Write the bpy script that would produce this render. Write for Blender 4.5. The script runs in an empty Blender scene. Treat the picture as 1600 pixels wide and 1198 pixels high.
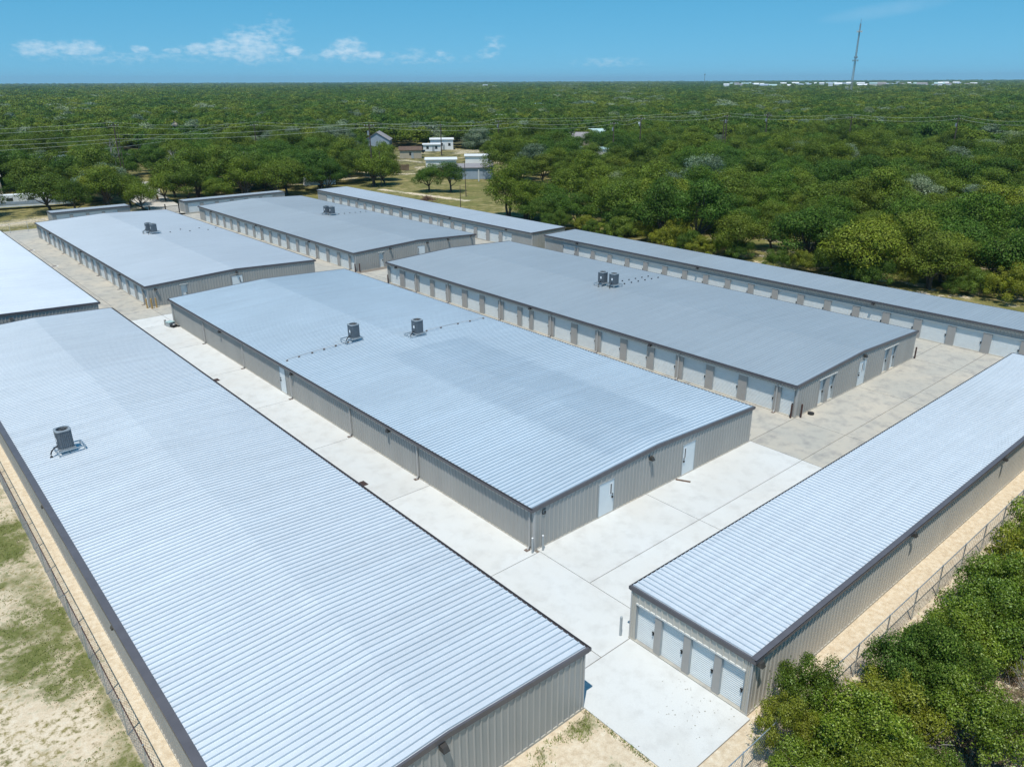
import bpy, bmesh, math, random
from mathutils import Vector, Matrix, noise
S = bpy.context.scene
COL = S.collection
R_ = random.Random(7)
rad = math.radians

# ------------------------------------------------------------------ camera
YAW, TILT, ROLL = rad(49.1539), rad(21.4316), rad(-0.2272)
CAM = Vector((-25.849, -28.010, 25.431))
fw = Vector((math.cos(YAW)*math.cos(TILT), math.sin(YAW)*math.cos(TILT), -math.sin(TILT)))
rt = Vector((math.sin(YAW), -math.cos(YAW), 0)); up = rt.cross(fw)
r2 = rt*math.cos(ROLL)+up*math.sin(ROLL); u2 = -rt*math.sin(ROLL)+up*math.cos(ROLL)
cam_data = bpy.data.cameras.new('camera'); cam = bpy.data.objects.new('camera', cam_data); COL.objects.link(cam)
M = Matrix((r2, u2, -fw)).transposed().to_4x4(); M.translation = CAM
cam.matrix_world = M
cam_data.sensor_width = 36; cam_data.lens = 36*1197.5/1600; cam_data.clip_start = 0.5; cam_data.clip_end = 60000
S.camera = cam

# ------------------------------------------------------------------ sun, sky, exposure
SUNV = Vector((-0.31, -0.23, 1.0)).normalized()
sd = bpy.data.lights.new('sun', 'SUN'); sd.energy = 4.3; sd.angle = rad(0.53); sd.color = (1.0, 0.955, 0.88)
so = bpy.data.objects.new('sun', sd); COL.objects.link(so); so.location = (0, 0, 300)
so.rotation_euler = SUNV.to_track_quat('Z', 'Y').to_euler()
S.view_settings.view_transform = 'Standard'; S.view_settings.look = 'None'
S.view_settings.exposure = 0.0; S.view_settings.gamma = 1.0
try: S.view_settings.use_curve_mapping = False
except Exception: pass
W = bpy.data.worlds.new('World'); S.world = W; W.use_nodes = True
nt = W.node_tree; N = nt.nodes; L = nt.links; N.clear()
def nn(t, **k):
    n = N.new(t)
    for a, b in k.items(): setattr(n, a, b)
    return n
def mth(op, a, b=None, c=None, clamp=False):
    n = nn('ShaderNodeMath', operation=op); n.use_clamp = clamp
    for i, v in enumerate((a, b, c)):
        if v is None: continue
        if isinstance(v, (int, float)): n.inputs[i].default_value = v
        else: L.new(v, n.inputs[i])
    return n.outputs[0]
sky = nn('ShaderNodeTexSky', sky_type='NISHITA'); sky.sun_disc = False
sky.sun_elevation = math.asin(SUNV.z); sky.sun_rotation = math.atan2(SUNV.x, SUNV.y)
sky.altitude = 0; sky.air_density = 1.0; sky.dust_density = 0.25; sky.ozone_density = 2.6
hs = nn('ShaderNodeHueSaturation'); hs.inputs['Saturation'].default_value = 1.42; hs.inputs['Hue'].default_value = 0.479
L.new(sky.outputs[0], hs.inputs['Color'])
tcs = nn('ShaderNodeTexCoord'); vm = nn('ShaderNodeVectorMath', operation='MULTIPLY_ADD'); L.new(tcs.outputs['Generated'], vm.inputs[0])
vm.inputs[1].default_value = (1, 1, .80); vm.inputs[2].default_value = (0, 0, .15); vn = nn('ShaderNodeVectorMath', operation='NORMALIZE'); L.new(vm.outputs[0], vn.inputs[0]); L.new(vn.outputs[0], sky.inputs['Vector'])
tc = nn('ShaderNodeTexCoord'); sp = nn('ShaderNodeSeparateXYZ'); L.new(tc.outputs['Generated'], sp.inputs[0])
az = mth('ARCTAN2', sp.outputs[1], sp.outputs[0]); el = mth('ARCSINE', sp.outputs[2])
cb = nn('ShaderNodeCombineXYZ'); L.new(mth('MULTIPLY', az, 1.0), cb.inputs[0]); L.new(mth('MULTIPLY', el, 2.0), cb.inputs[1])
def nz(scale, det=6, rough=0.55):
    n = nn('ShaderNodeTexNoise'); n.inputs['Scale'].default_value = scale; n.inputs['Detail'].default_value = det
    n.inputs['Roughness'].default_value = rough; L.new(cb.outputs[0], n.inputs['Vector']); return n.outputs['Fac']
n1 = nz(95); n2 = nz(34, 3)
# cumulus heaps low over the horizon: (azimuth, elevation of base, half width, height)
heaps = [(1.372, .0315, .024, .0085), (1.334, .0325, .028, .0085), (1.276, .0335, .010, .0045), (1.242, .033, .012, .003), (1.216, .0330, .018, .0075),
         (1.190, .0330, .020, .0110), (1.158, .0320, .034, .0210), (1.128, .0430, .022, .0240), (1.112, .0330, .012, .0060), (1.050, .0320, .022, .0140),
         (1.030, .0290, .026, .0050), (1.072, .0300, .014, .0060), (0.972, .0310, .014, .0080), (0.941, .0290, .012, .0060), (0.884, .0290, .022, .0070),
         (0.876, .0390, .014, .0110), (1.30, .0240, .10, .008), (1.15, .025, .11, .009), (0.98, .0235, .09, .008), (0.74, .020, .05, .007)]
tot = None
for i, (a, e, w, h) in enumerate(heaps):
    dx = mth('DIVIDE', mth('SUBTRACT', az, a), w); dy = mth('DIVIDE', mth('SUBTRACT', el, e+h*.35), h)
    d = mth('ADD', mth('MULTIPLY', dx, dx), mth('MULTIPLY', dy, dy))
    m = mth('SUBTRACT', 1.0, mth('MULTIPLY', d, .6), clamp=True)
    m = mth('MULTIPLY', m, .55 if i >= 16 else (.6 if i in (7, 12, 13, 14, 15) else 1.0))
    tot = m if tot is None else mth('MAXIMUM', tot, m)
cl = mth('MULTIPLY', mth('SUBTRACT', mth('ADD', tot, mth('MULTIPLY', mth('SUBTRACT', n1, .5), 2.2)), .30), .95, clamp=True)
cl = mth('MULTIPLY', cl, mth('MULTIPLY', tot, 1.5, clamp=True))
# one thin high streak to the right
sx = mth('SUBTRACT', az, .44); sy = mth('SUBTRACT', el, mth('ADD', .0715, mth('MULTIPLY', sx, -.13)))
st = mth('MULTIPLY', mth('SUBTRACT', 1.0, mth('ADD', mth('POWER', mth('ABSOLUTE', mth('DIVIDE', sx, .075)), 2.0), mth('POWER', mth('ABSOLUTE', mth('DIVIDE', sy, .009)), 2.0)), clamp=True), mth('MULTIPLY', n2, .17))
cl = mth('MULTIPLY', mth('MAXIMUM', mth('MULTIPLY', cl, .68), st), 1.0)
mixc = nn('ShaderNodeMix', data_type='RGBA'); L.new(cl, mixc.inputs[0]); L.new(hs.outputs[0], mixc.inputs[6]); mixc.inputs[7].default_value = (5.6, 6.6, 7.4, 1)
bg = nn('ShaderNodeBackground'); bg.inputs["Strength"].default_value = 0.135; L.new(mixc.outputs[2], bg.inputs['Color'])
wo = nn('ShaderNodeOutputWorld'); L.new(bg.outputs[0], wo.inputs['Surface'])

# ------------------------------------------------------------------ materials
def newmat(name):
    m = bpy.data.materials.new(name); m.use_nodes = True
    t = m.node_tree; t.nodes.clear(); return m, t
class T:
    def __init__(s, name):
        s.m, s.t = newmat(name); s.n = s.t.nodes; s.l = s.t.links
        s.out = s.n.new('ShaderNodeOutputMaterial'); s.b = s.n.new('ShaderNodeBsdfPrincipled'); s.l.new(s.b.outputs[0], s.out.inputs[0])
    def put(s, sock, v):
        if isinstance(v, bpy.types.NodeSocket): s.l.new(v, sock)
        elif v is not None: sock.default_value = v
    def math(s, op, a, b=None, clamp=False):
        n = s.n.new('ShaderNodeMath'); n.operation = op; n.use_clamp = clamp; s.put(n.inputs[0], a); s.put(n.inputs[1], b); return n.outputs[0]
    def noise(s, scale, det=4, rough=.55, coord='Object', stretch=None, dist=0):
        if coord == 'World':
            g = s.n.new('ShaderNodeNewGeometry'); v = g.outputs['Position']
        else:
            g = s.n.new('ShaderNodeTexCoord'); v = g.outputs[coord]
        if stretch:
            mp = s.n.new('ShaderNodeMapping'); mp.inputs['Scale'].default_value = stretch; s.l.new(v, mp.inputs[0]); v = mp.outputs[0]
        n = s.n.new('ShaderNodeTexNoise'); n.inputs['Scale'].default_value = scale; n.inputs['Detail'].default_value = det
        n.inputs['Roughness'].default_value = rough; n.inputs['Distortion'].default_value = dist; s.l.new(v, n.inputs['Vector']); return n.outputs['Fac']
    def ramp(s, f, stops, interp='LINEAR'):
        n = s.n.new('ShaderNodeValToRGB'); n.color_ramp.interpolation = interp
        e = n.color_ramp.elements
        while len(e) < len(stops): e.new(.5)
        for i, (p, c) in enumerate(stops):
            e[i].position = p; e[i].color = (c[0], c[1], c[2], 1) if not isinstance(c, (int, float)) else (c, c, c, 1)
        s.l.new(f, n.inputs[0]); return n.outputs[0]
    def mix(s, f, a, b, mode='MIX'):
        n = s.n.new('ShaderNodeMix'); n.data_type = 'RGBA'; n.blend_type = mode
        s.put(n.inputs[0], f)
        s.put(n.inputs[6], a if not isinstance(a, tuple) else (*a[:3], 1)); s.put(n.inputs[7], b if not isinstance(b, tuple) else (*b[:3], 1)); return n.outputs[2]
    def rnd(s):
        return s.n.new('ShaderNodeObjectInfo').outputs['Random']
    def attr(s, name):
        n = s.n.new('ShaderNodeAttribute'); n.attribute_name = name; return n
    def bump(s, h, strength=.3, dist=.02):
        n = s.n.new('ShaderNodeBump'); n.inputs['Strength'].default_value = strength; n.inputs['Distance'].default_value = dist
        s.l.new(h, n.inputs['Height']); s.l.new(n.outputs[0], s.b.inputs['Normal'])
    def fin(s, col, rough=.6, metal=0, spec=.5):
        s.put(s.b.inputs['Base Color'], (*col[:3], 1) if isinstance(col, tuple) else col)
        s.put(s.b.inputs['Roughness'], rough); s.put(s.b.inputs['Metallic'], metal); s.put(s.b.inputs['Specular IOR Level'], spec)
        return s.m
def vary(name, c, rough=.6, metal=0, amt=.12, scale=1.5, spec=.5, coord='World', stretch=None, objamt=.0):
    t = T(name); n = t.noise(scale, 5, .6, coord, stretch)
    a = tuple(x*(1-amt) for x in c); b = tuple(min(1, x*(1+amt)) for x in c)
    col = t.ramp(n, [(.3, a), (.7, b)])
    if objamt:
        r = t.ramp(t.rnd(), [(0, 1-objamt), (1, 1+objamt*.6)]); col = t.mix(1.0, col, r, 'MULTIPLY')
    return t.fin(col, rough, metal, spec)

def roof_mat(name, base, metal, rough, tint, patch=None):
    t = T(name)
    n = t.noise(.10, 4, .5, 'World'); n3 = t.noise(1.0, 4, .6, 'World', (.12, 2.2, 1)); fine = t.noise(5, 3, .7, 'World')
    lo = tuple(x*(1-tint) for x in base)
    c = t.ramp(n, [(.35, lo), (.65, base)])
    c = t.mix(1.0, c, t.ramp(t.rnd(), [(0, 1-tint*.30), (.5, 1.0), (1, 1-tint*.1)]), 'MULTIPLY')
    c = t.mix(1.0, c, t.ramp(n3, [(.3, .93), (.7, 1.03)]), 'MULTIPLY')
    c = t.mix(1.0, c, t.ramp(fine, [(.3, .96), (.7, 1.03)]), 'MULTIPLY')
    if patch:   # weathered, duller sheets: a rectangle of the roof in world metres
        x0, x1, y0, y1, k = patch
        g = t.n.new('ShaderNodeNewGeometry'); s = t.n.new('ShaderNodeSeparateXYZ'); t.l.new(g.outputs['Position'], s.inputs[0])
        wob = t.math('MULTIPLY', t.math('SUBTRACT', t.noise(.7, 3, .6, 'World', (.4, 2, 1)), .5), 1.6)
        def step(v, e, sgn): return t.math('MULTIPLY', t.math('ADD', t.math('MULTIPLY', t.math('SUBTRACT', t.math('ADD', v, wob), e), sgn), .4), 1.2, clamp=True)
        m = t.math('MULTIPLY', step(s.outputs[0], x0, 1), step(s.outputs[0], x1, -1)); m = t.math('MULTIPLY', m, step(s.outputs[1], y0, 1)); m = t.math('MULTIPLY', m, step(s.outputs[1], y1, -1))
        m = t.math('MULTIPLY', m, t.ramp(t.noise(.5, 3, .5, 'World', (.5, 3, 1)), [(.3, .65), (.65, 1.0)]))
        c = t.mix(m, c, t.mix(1.0, c, (k, k*1.03, k*1.06), 'MULTIPLY'))
    rr = t.math('ADD', t.math('MULTIPLY', t.noise(1.3, 3, .5, 'World'), .12), rough)
    return t.fin(c, rr, metal)
MAT = {}
MAT['galv'] = roof_mat('galvanised_roof', (.80, .83, .85), .42, .46, .045)
MAT['galvG'] = roof_mat('galvanised_roof_weathered', (.68, .76, .815), .42, .46, .08, (7.5, 16.0, 1.0, 27, .80))
MAT['galvwhite'] = roof_mat('bright_white_roof', (.95, .96, .97), .6, .42, .05)
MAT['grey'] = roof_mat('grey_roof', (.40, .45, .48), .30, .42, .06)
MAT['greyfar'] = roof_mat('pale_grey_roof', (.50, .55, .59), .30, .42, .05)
for k_, b_ in (('galv', (.50, .55, .585)), ('galvG', (.43, .515, .57)), ('galvwhite', (.74, .77, .79)), ('grey', (.40, .445, .475)), ('greyfar', (.49, .54, .58))): MAT['rib_'+k_] = roof_mat('rib_flank_'+k_, b_, .5, .45, .07)  # darker copy of each roof colour, paints shade onto the rib flanks
MAT['wall'] = vary('stone_grey_wall', (.335, .335, .318), .45, 0, .05, .6, .5, 'World', (1, 1, .3), .03)
MAT['wallR'] = vary('light_stone_wall', (.48, .46, .41), .45, 0, .05, .6, .5, 'World', (1, 1, .3), .03)
MAT['pillar'] = vary('pillar_tan_grey', (.34, .325, .305), .5, 0, .06, 1.2)
MAT['trim'] = vary('charcoal_trim', (.105, .098, .105), .4, 0, .10, 1.5)
MAT['downspout'] = vary('downspout_grey', (.43, .42, .40), .45, 0, .06, 1.2)
MAT['header'] = vary('pale_trim', (.62, .62, .59), .45, 0, .06, 2)
MAT['door'] = vary('white_door', (.66, .69, .685), .35, 0, .05, 1.5, .5, 'World', (1, 1, 3), .04)
MAT['mdoor'] = vary('pale_personnel_door', (.66, .72, .74), .4, 0, .04, 1.0)
MAT['frame'] = vary('door_frame_grey', (.33, .36, .37), .45, 0, .06, 2)
MAT['glass'] = T('dark_glass').fin((.02, .03, .035), .08)
MAT['latch'] = T('black_steel').fin((.03, .03, .03), .4, .6)
MAT['lamp'] = T('wall_lamp_bronze').fin((.05, .045, .04), .45)
MAT['lens'] = T('lamp_lens').fin((.75, .75, .70), .2)
MAT['dark'] = vary('dark_gap', (.05, .046, .042), .9, 0, .2, 2)
MAT['unit'] = vary('condenser_grey', (.10, .12, .14), .5, .2, .12, 3)
MAT['unit_light'] = vary('condenser_rim', (.30, .33, .35), .45, .2, .08, 3)
MAT['steel'] = vary('galvanised_steel', (.52, .56, .58), .4, .7, .1, 4)
MAT['chain'] = T('chain_link_wire').fin((.17, .18, .19), .8, 0, .2)
MAT['insul'] = T('black_insulation').fin((.012, .012, .014), .7)
MAT['label'] = T('white_sticker').fin((.8, .8, .8), .5)
MAT['block'] = vary('pipe_block', (.16, .12, .10), .8, 0, .2, 6)
MAT['copper'] = vary('thin_pipe', (.30, .27, .25), .5, .3, .15, 6)
MAT['rust'] = vary('rusty_steel', (.07, .035, .028), .8, 0, .3, 6)
MAT['yellow'] = vary('worn_yellow_paint', (.42, .27, .10), .7, 0, .3, 5)
MAT['wood'] = vary('weathered_wood', (.085, .062, .048), .85, 0, .25, 3)
MAT['woodf'] = vary('brown_fence_wood', (.12, .075, .05), .85, 0, .25, 1)
MAT['wire'] = T('power_wire').fin((.50, .54, .50), .5, .0)
MAT['bark'] = vary('oak_bark', (.10, .082, .066), .9, 0, .3, 2.5, .3, 'Object')
MAT['deadbark'] = vary('dead_grey_wood', (.30, .28, .26), .9, 0, .2, 2.5, .3, 'Object')
MAT['white'] = vary('white_paint', (.74, .75, .75), .5, 0, .06, .5)
MAT['houseroof'] = vary('grey_brown_shingle', (.27, .25, .25), .85, 0, .15, 1.0)
MAT['teal'] = vary('pale_teal_metal', (.45, .60, .58), .4, .2, .1, 1)
MAT['tan'] = vary('tan_siding', (.42, .36, .27), .7, 0, .1, 1)
MAT['bluegrey'] = vary('blue_grey_siding', (.30, .36, .43), .6, 0, .1, 1)
MAT['red'] = T('orange_red_plastic').fin((.55, .10, .05), .5)
MAT['carpaint'] = T('dark_blue_paint').fin((.02, .05, .09), .2, .3)
MAT['rubber'] = T('rubber').fin((.02, .02, .02), .8)
MAT['mast'] = vary('mast_steel', (.26, .30, .33), .5, .3, .2, .2)
MAT['mastw'] = vary('antenna_white', (.60, .58, .52), .5, 0, .1, .5)

def concrete(name, base, stain, warm, samt):
    t = T(name)
    big = t.noise(.18, 5, .6, 'World', None, .6); mid = t.noise(.9, 6, .65, 'World'); fin = t.noise(14, 4, .7, 'World'); sp_ = t.noise(3.5, 2, .5, 'World')
    c = t.mix(t.ramp(big, [(.42, 0.0), (.72, 1.0)]), base, warm)
    c = t.mix(t.math('MULTIPLY', t.ramp(mid, [(.48, 0.0), (.74, 1.0)]), samt), c, stain)
    c = t.mix(1.0, c, t.ramp(fin, [(.25, .93), (.75, 1.04)]), 'MULTIPLY')
    c = t.mix(1.0, c, t.ramp(t.rnd(), [(0, .95), (1, 1.02)]), 'MULTIPLY')
    c = t.mix(t.math('MULTIPLY', t.ramp(sp_, [(.73, 0.0), (.78, 1.0)]), .35), c, stain)
    t.bump(fin, .15, .01)
    return t.fin(c, .85, 0, .3)
MAT['new'] = concrete('new_concrete', (.63, .635, .61), (.44, .43, .40), (.60, .59, .55), .5)
MAT['old'] = concrete('aged_concrete', (.44, .42, .365), (.28, .27, .255), (.52, .47, .385), .9)

def ground_mat():
    t = T('ground_soil_and_grass')
    a = t.attr('cover'); s = t.n.new('ShaderNodeSeparateColor'); t.l.new(a.outputs['Color'], s.inputs[0])
    sand, grass, dry = s.outputs[0], s.outputs[1], s.outputs[2]
    n1 = t.noise(.5, 6, .65, 'World'); n2 = t.noise(3.5, 6, .7, 'World'); n3 = t.noise(18, 4, .7, 'World'); n4 = t.noise(.13, 4, .6, 'World', None, .5)
    earth = t.ramp(n1, [(.3, (.055, .06, .025)), (.55, (.10, .095, .045)), (.75, (.17, .13, .08))])
    sandc = t.ramp(n2, [(.25, (.48, .37, .245)), (.5, (.64, .53, .38)), (.75, (.76, .68, .54))])
    grc = t.ramp(n2, [(.25, (.045, .065, .010)), (.5, (.10, .125, .020)), (.78, (.24, .22, .08))])
    dryc = t.ramp(n1, [(.3, (.085, .10, .025)), (.5, (.20, .18, .06)), (.7, (.36, .29, .14))])
    def th(w, nz_, lo, hi): return t.ramp(t.math('ADD', w, t.math('MULTIPLY', t.math('SUBTRACT', nz_, .5), 1.7)), [(lo, 0.0), (hi, 1.0)])
    c = t.mix(th(dry, n1, .4, .6), earth, dryc)
    c = t.mix(th(sand, n2, .38, .62), c, sandc)
    c = t.mix(t.math('MULTIPLY', th(grass, t.math('ADD', t.math('MULTIPLY', n1, .55), t.math('MULTIPLY', n2, .45)), .47, .68), .93), c, grc)
    c = t.mix(1.0, c, t.ramp(n3, [(.25, .82), (.75, 1.12)]), 'MULTIPLY')
    t.bump(n3, .5, .05)
    return t.fin(c, .95, 0, .2)
MAT['ground'] = ground_mat()

def leaf_mat(name, cols, trans=.25):
    t = T(name)
    g = t.n.new('ShaderNodeNewGeometry'); r = g.outputs['Random Per Island']
    c = t.ramp(r, [(0, cols[0]), (.25, cols[1]), (.80, cols[2]), (1, cols[3])])
    oi = t.ramp(t.rnd(), [(0, (.66, .74, .70)), (.3, (1.08, 1.08, 1.08)), (.7, (1.34, 1.28, 1.05)), (1, (.9, 1.0, 1.08))])
    c = t.mix(1.0, c, oi, 'MULTIPLY')
    n = t.noise(.55, 3, .5, 'Object'); c = t.mix(1.0, c, t.ramp(n, [(.35, .8), (.65, 1.2)]), 'MULTIPLY')
    t.fin(c, .6, 0, .12)
    tr = t.n.new('ShaderNodeBsdfTranslucent'); t.l.new(c, tr.inputs[0])
    mx = t.n.new('ShaderNodeMixShader'); mx.inputs[0].default_value = trans
    t.l.new(t.b.outputs[0], mx.inputs[1]); t.l.new(tr.outputs[0], mx.inputs[2]); t.l.new(mx.outputs[0], t.out.inputs[0])
    return t.m
LEAF = {
 'dark green': leaf_mat('leaves_dark_green', [(.026, .058, .008), (.052, .108, .012), (.080, .148, .018), (.16, .23, .06)]),
 'olive': leaf_mat('leaves_olive', [(.044, .072, .008), (.082, .128, .012), (.118, .170, .020), (.21, .27, .07)]),
 'yellow-green': leaf_mat('leaves_yellow_green', [(.062, .088, .008), (.112, .152, .014), (.155, .195, .024), (.26, .30, .07)]),
 'grey-green': leaf_mat('leaves_grey_green', [(.065, .098, .045), (.125, .170, .088), (.20, .255, .155), (.36, .42, .31)]),
}
BUSHM = leaf_mat('leaves_shrub', [(.042, .082, .008), (.112, .172, .014), (.185, .250, .028), (.42, .50, .18)], .3)
BUSHY = leaf_mat('leaves_shrub_yellowish', [(.070, .090, .008), (.160, .185, .014), (.240, .265, .030), (.42, .44, .14)], .3)
BUSHD = leaf_mat('leaves_shrub_dark', [(.025, .055, .008), (.062, .115, .014), (.105, .175, .024), (.26, .34, .10)], .3)

# ------------------------------------------------------------------ helpers
def tag(o, label=None, cat=None, group=None, kind=None):
    if label: o['label'] = label
    if cat: o['category'] = cat
    if group: o['group'] = group
    if kind: o['kind'] = kind
    return o
def empty(name, loc, rz=0, label=None, cat=None, group=None):
    o = bpy.data.objects.new(name, None); COL.objects.link(o); o.location = loc; o.rotation_euler = (0, 0, rz); o.empty_display_size = .3
    return tag(o, label, cat, group)
def put(name, me, parent=None, loc=(0, 0, 0), rot=(0, 0, 0), sc=(1, 1, 1)):
    o = bpy.data.objects.new(name, me); COL.objects.link(o); o.parent = parent; o.location = loc; o.rotation_euler = rot; o.scale = sc
    return o
class MB:
    def __init__(s): s.v = []; s.f = []; s.mi = []
    def add(s, vs, fs, mi=0):
        k = len(s.v); s.v += [tuple(p) for p in vs]; s.f += [tuple(i+k for i in f) for f in fs]; s.mi += [mi]*len(fs); return s
    def box(s, x0, x1, y0, y1, z0, z1, mi=0):
        vs = [(x0, y0, z0), (x1, y0, z0), (x1, y1, z0), (x0, y1, z0), (x0, y0, z1), (x1, y0, z1), (x1, y1, z1), (x0, y1, z1)]
        return s.add(vs, [(0, 3, 2, 1), (4, 5, 6, 7), (0, 1, 5, 4), (1, 2, 6, 5), (2, 3, 7, 6), (3, 0, 4, 7)], mi)
    def hexa(s, b, t, mi=0):
        return s.add(list(b)+list(t), [(0, 3, 2, 1), (4, 5, 6, 7), (0, 1, 5, 4), (1, 2, 6, 5), (2, 3, 7, 6), (3, 0, 4, 7)], mi)
    def cyl(s, c, r, z0, z1, n=12, mi=0, r1=None, cap=True):
        r1 = r if r1 is None else r1; k = []
        for z, q in ((z0, r), (z1, r1)):
            for i in range(n): a = 2*math.pi*i/n; k.append((c[0]+q*math.cos(a), c[1]+q*math.sin(a), z))
        fs = [(i, (i+1) % n, n+(i+1) % n, n+i) for i in range(n)]
        if cap: fs += [tuple(range(n))[::-1], tuple(range(n, 2*n))]
        return s.add(k, fs, mi)
    def tube(s, pts, r, n=5, mi=0, r1=None):
        pts = [Vector(p) for p in pts]; m = len(pts); vs = []
        for i, p in enumerate(pts):
            d = (pts[min(i+1, m-1)]-pts[max(i-1, 0)]).normalized()
            a = d.cross(Vector((0, 0, 1)));
            if a.length < .05: a = d.cross(Vector((1, 0, 0)))
            a.normalize(); b = d.cross(a)
            rr = r if r1 is None else r+(r1-r)*i/(m-1)
            for j in range(n): t = 2*math.pi*j/n; vs.append(p+a*rr*math.cos(t)+b*rr*math.sin(t))
        fs = [(i*n+j, i*n+(j+1) % n, (i+1)*n+(j+1) % n, (i+1)*n+j) for i in range(m-1) for j in range(n)]
        fs += [tuple(range(n))[::-1], tuple(range((m-1)*n, m*n))]
        return s.add(vs, fs, mi)
    def mesh(s, name, mats, smooth=False):
        me = bpy.data.meshes.new(name); me.from_pydata(s.v, [], s.f); me.update()
        for m in (mats if isinstance(mats, (list, tuple)) else [mats]): me.materials.append(m if not isinstance(m, str) else MAT[m])
        if any(s.mi): me.polygons.foreach_set('material_index', s.mi)
        if smooth: me.polygons.foreach_set('use_smooth', [True]*len(me.polygons))
        return me
    def build(s, name, mats, parent=None, loc=(0, 0, 0), rot=(0, 0, 0), smooth=False):
        return put(name, s.mesh(name, mats, smooth), parent, loc, rot)
def sm(x): x = max(0, min(1, x)); return x*x*(3-2*x)
def gz(x, y):
    return -.35*sm((y-56)/14)*sm((x-21)/8) - .28*sm((x-50)/8)*sm((y-52)/12)
def nzv(x, y, s, o=0): return noise.noise(Vector((x*s, y*s, o)))*.5+.5
def hinv(px, py, z=0):   # handy only for reading off measured places while building
    d = fw+r2*((px-800)/1197.5)-u2*((py-599)/1197.5); t = (z-CAM.z)/d.z; return CAM+d*t

# ------------------------------------------------------------------ ground
def cover(x, y):
    sand = grass = dry = 0.0
    n = nzv(x, y, .16, 3); n2_ = nzv(x, y, .45, 9)
    if x < -20.9 and y < 200:
        g = (n*.65+n2_*.35); sand = .60+.3*sm((n2_-.45)/.2); dry = .75; grass = .27+.16*sm((g-.42)/.25)+.24*sm((y-7-4*n)/5)+.26*sm(1-abs(y+1-3*n)/5)*sm((x+27.5)/3)
        edge = sm((x+28.5)/5.5); grass += edge*.26*sm((n-.35)/.3); grass = min(grass, .68)
        if x > -22.0: grass = .15; sand = 1
        if y > 130: dry = .6; sand = .35
    elif x < 60 and -17.2 < y < 131:
        sand = 1.0; grass = .0
        if -21 < x < -6.4 and y < -10.3: grass = .25+.40*sm((n2_-.42)/.2)*sm((n-.3)/.2); sand = .95
    elif y <= -17.2 and x < 110:
        sand = .42+.5*sm((n2_-.55)/.15); dry = .35; grass = .12
        if x < -5: sand = .9; grass = .5*sm((n2_-.5)/.15)
    elif y >= 131 and x < 62:
        sand = .9*sm((.62-abs(y-151-6*math.sin(x*.05))/26)); dry = .6; grass = .45*sm((n-.45)/.2)
    elif 60 <= x < 125 and y < 175:
        dry = .85; grass = .55*sm((n-.46)/.14); sand = .35*sm((n2_-.62)/.1)*.9
        tr = abs((y-163)+(x-84)*1.55-0); 
        if 78 < x < 95 and 118 < y < 152: sand = max(sand, .8*sm(1-abs(x-86+.12*(y-130))/2.6))
        if y < 60: sand = max(sand, .55*sm((n2_-.5)/.1))
    elif x < 190 and 130 < y < 320: dry = .55; sand = .5*sm((n-.5)/.1)
    return sand, grass, dry
def axis(lo, hi, a, b, step, gr=1.28):
    xs = [a+i*step for i in range(int((b-a)/step)+1)]; s = step; v = xs[-1]
    while v < hi: s *= gr; v += s; xs.append(v)
    s = step; v = xs[0]; pre = []
    while v > lo: s *= gr; v -= s; pre.append(v)
    return pre[::-1]+xs
xs = axis(-16000, 16000, -50, 130, .9); ys = axis(-16000, 16000, -36, 190, .9)
vs = [(x, y, gz(x, y)-.06) for y in ys for x in xs]; nx = len(xs)
fs = [(j*nx+i, j*nx+i+1, (j+1)*nx+i+1, (j+1)*nx+i) for j in range(len(ys)-1) for i in range(nx-1)]
me = bpy.data.meshes.new('ground'); me.from_pydata(vs, [], fs); me.materials.append(MAT['ground'])
ca = me.color_attributes.new('cover', 'FLOAT_COLOR', 'POINT'); buf = []
for v in vs: buf += [*cover(v[0], v[1]), 1.0]
ca.data.foreach_set('color', buf)
tag(put('ground', me), kind='structure')

# ------------------------------------------------------------------ concrete paving (each slab its own piece)
pav = empty('pavement', (0, 0, 0)); tag(pav, kind='structure')
def slab(x0, x1, y0, y1, m, g=.022):
    x0 += g; x1 -= g; y0 += g; y1 -= g; q = [(x0, y0), (x1, y0), (x1, y1), (x0, y1)]
    mb = MB(); mb.hexa([(a, b, gz(a, b)-.12) for a, b in q], [(a, b, gz(a, b)) for a, b in q]); mb.build('slab', m, pav)
# joint filler under the slabs
mb = MB()
for (x0, x1, y0, y1) in [(-6.45, 22.3, -8.62, 61), (22.3, 57.3, -8.62, 61), (49.6, 57.3, -26, -8.62), (-6.45, -1.6, -15.5, -8.62), (-30, 59.4, 61, 69.4), (-6.5, 59.4, 69.4, 131), (-6.5, 66, 131, 141.5)]:
    nx_ = max(1, int((x1-x0)/4)); ny_ = max(1, int((y1-y0)/4))
    for i in range(nx_):
        for j in range(ny_):
            a0, a1 = x0+(x1-x0)*i/nx_, x0+(x1-x0)*(i+1)/nx_; b0, b1 = y0+(y1-y0)*j/ny_, y0+(y1-y0)*(j+1)/ny_
            mb.add([(a, b, gz(a, b)-.035) for a, b in ((a0, b0), (a1, b0), (a1, b1), (a0, b1))], [(0, 1, 2, 3)])
t = T('joint_filler'); MAT['joint'] = t.fin((.20, .17, .14), .95)
mb.build('joint_filler', 'joint', pav)
slab(-6.5, -1.56, -15.5, -8.7, 'new')
slab(-6.5, -3.62, -8.7, -.3, 'new'); slab(-3.62, .2, -8.7, -.3, 'new'); slab(.2, 10.05, -4.3, 0, 'new'); slab(10.05, 22.3, -4.3, 0, 'new')
slab(.2, 10.05, -8.62, -4.3, 'new'); slab(10.05, 22.3, -8.62, -4.3, 'new')
yy = [-.3, 10.4, 20.6, 30.8, 41, 51.2, 60.9, 65]
for a, b in zip(yy, yy[1:]): slab(-6.5, -3.62, a, b, 'new'); slab(-3.62, 0, a, b, 'new')
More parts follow.
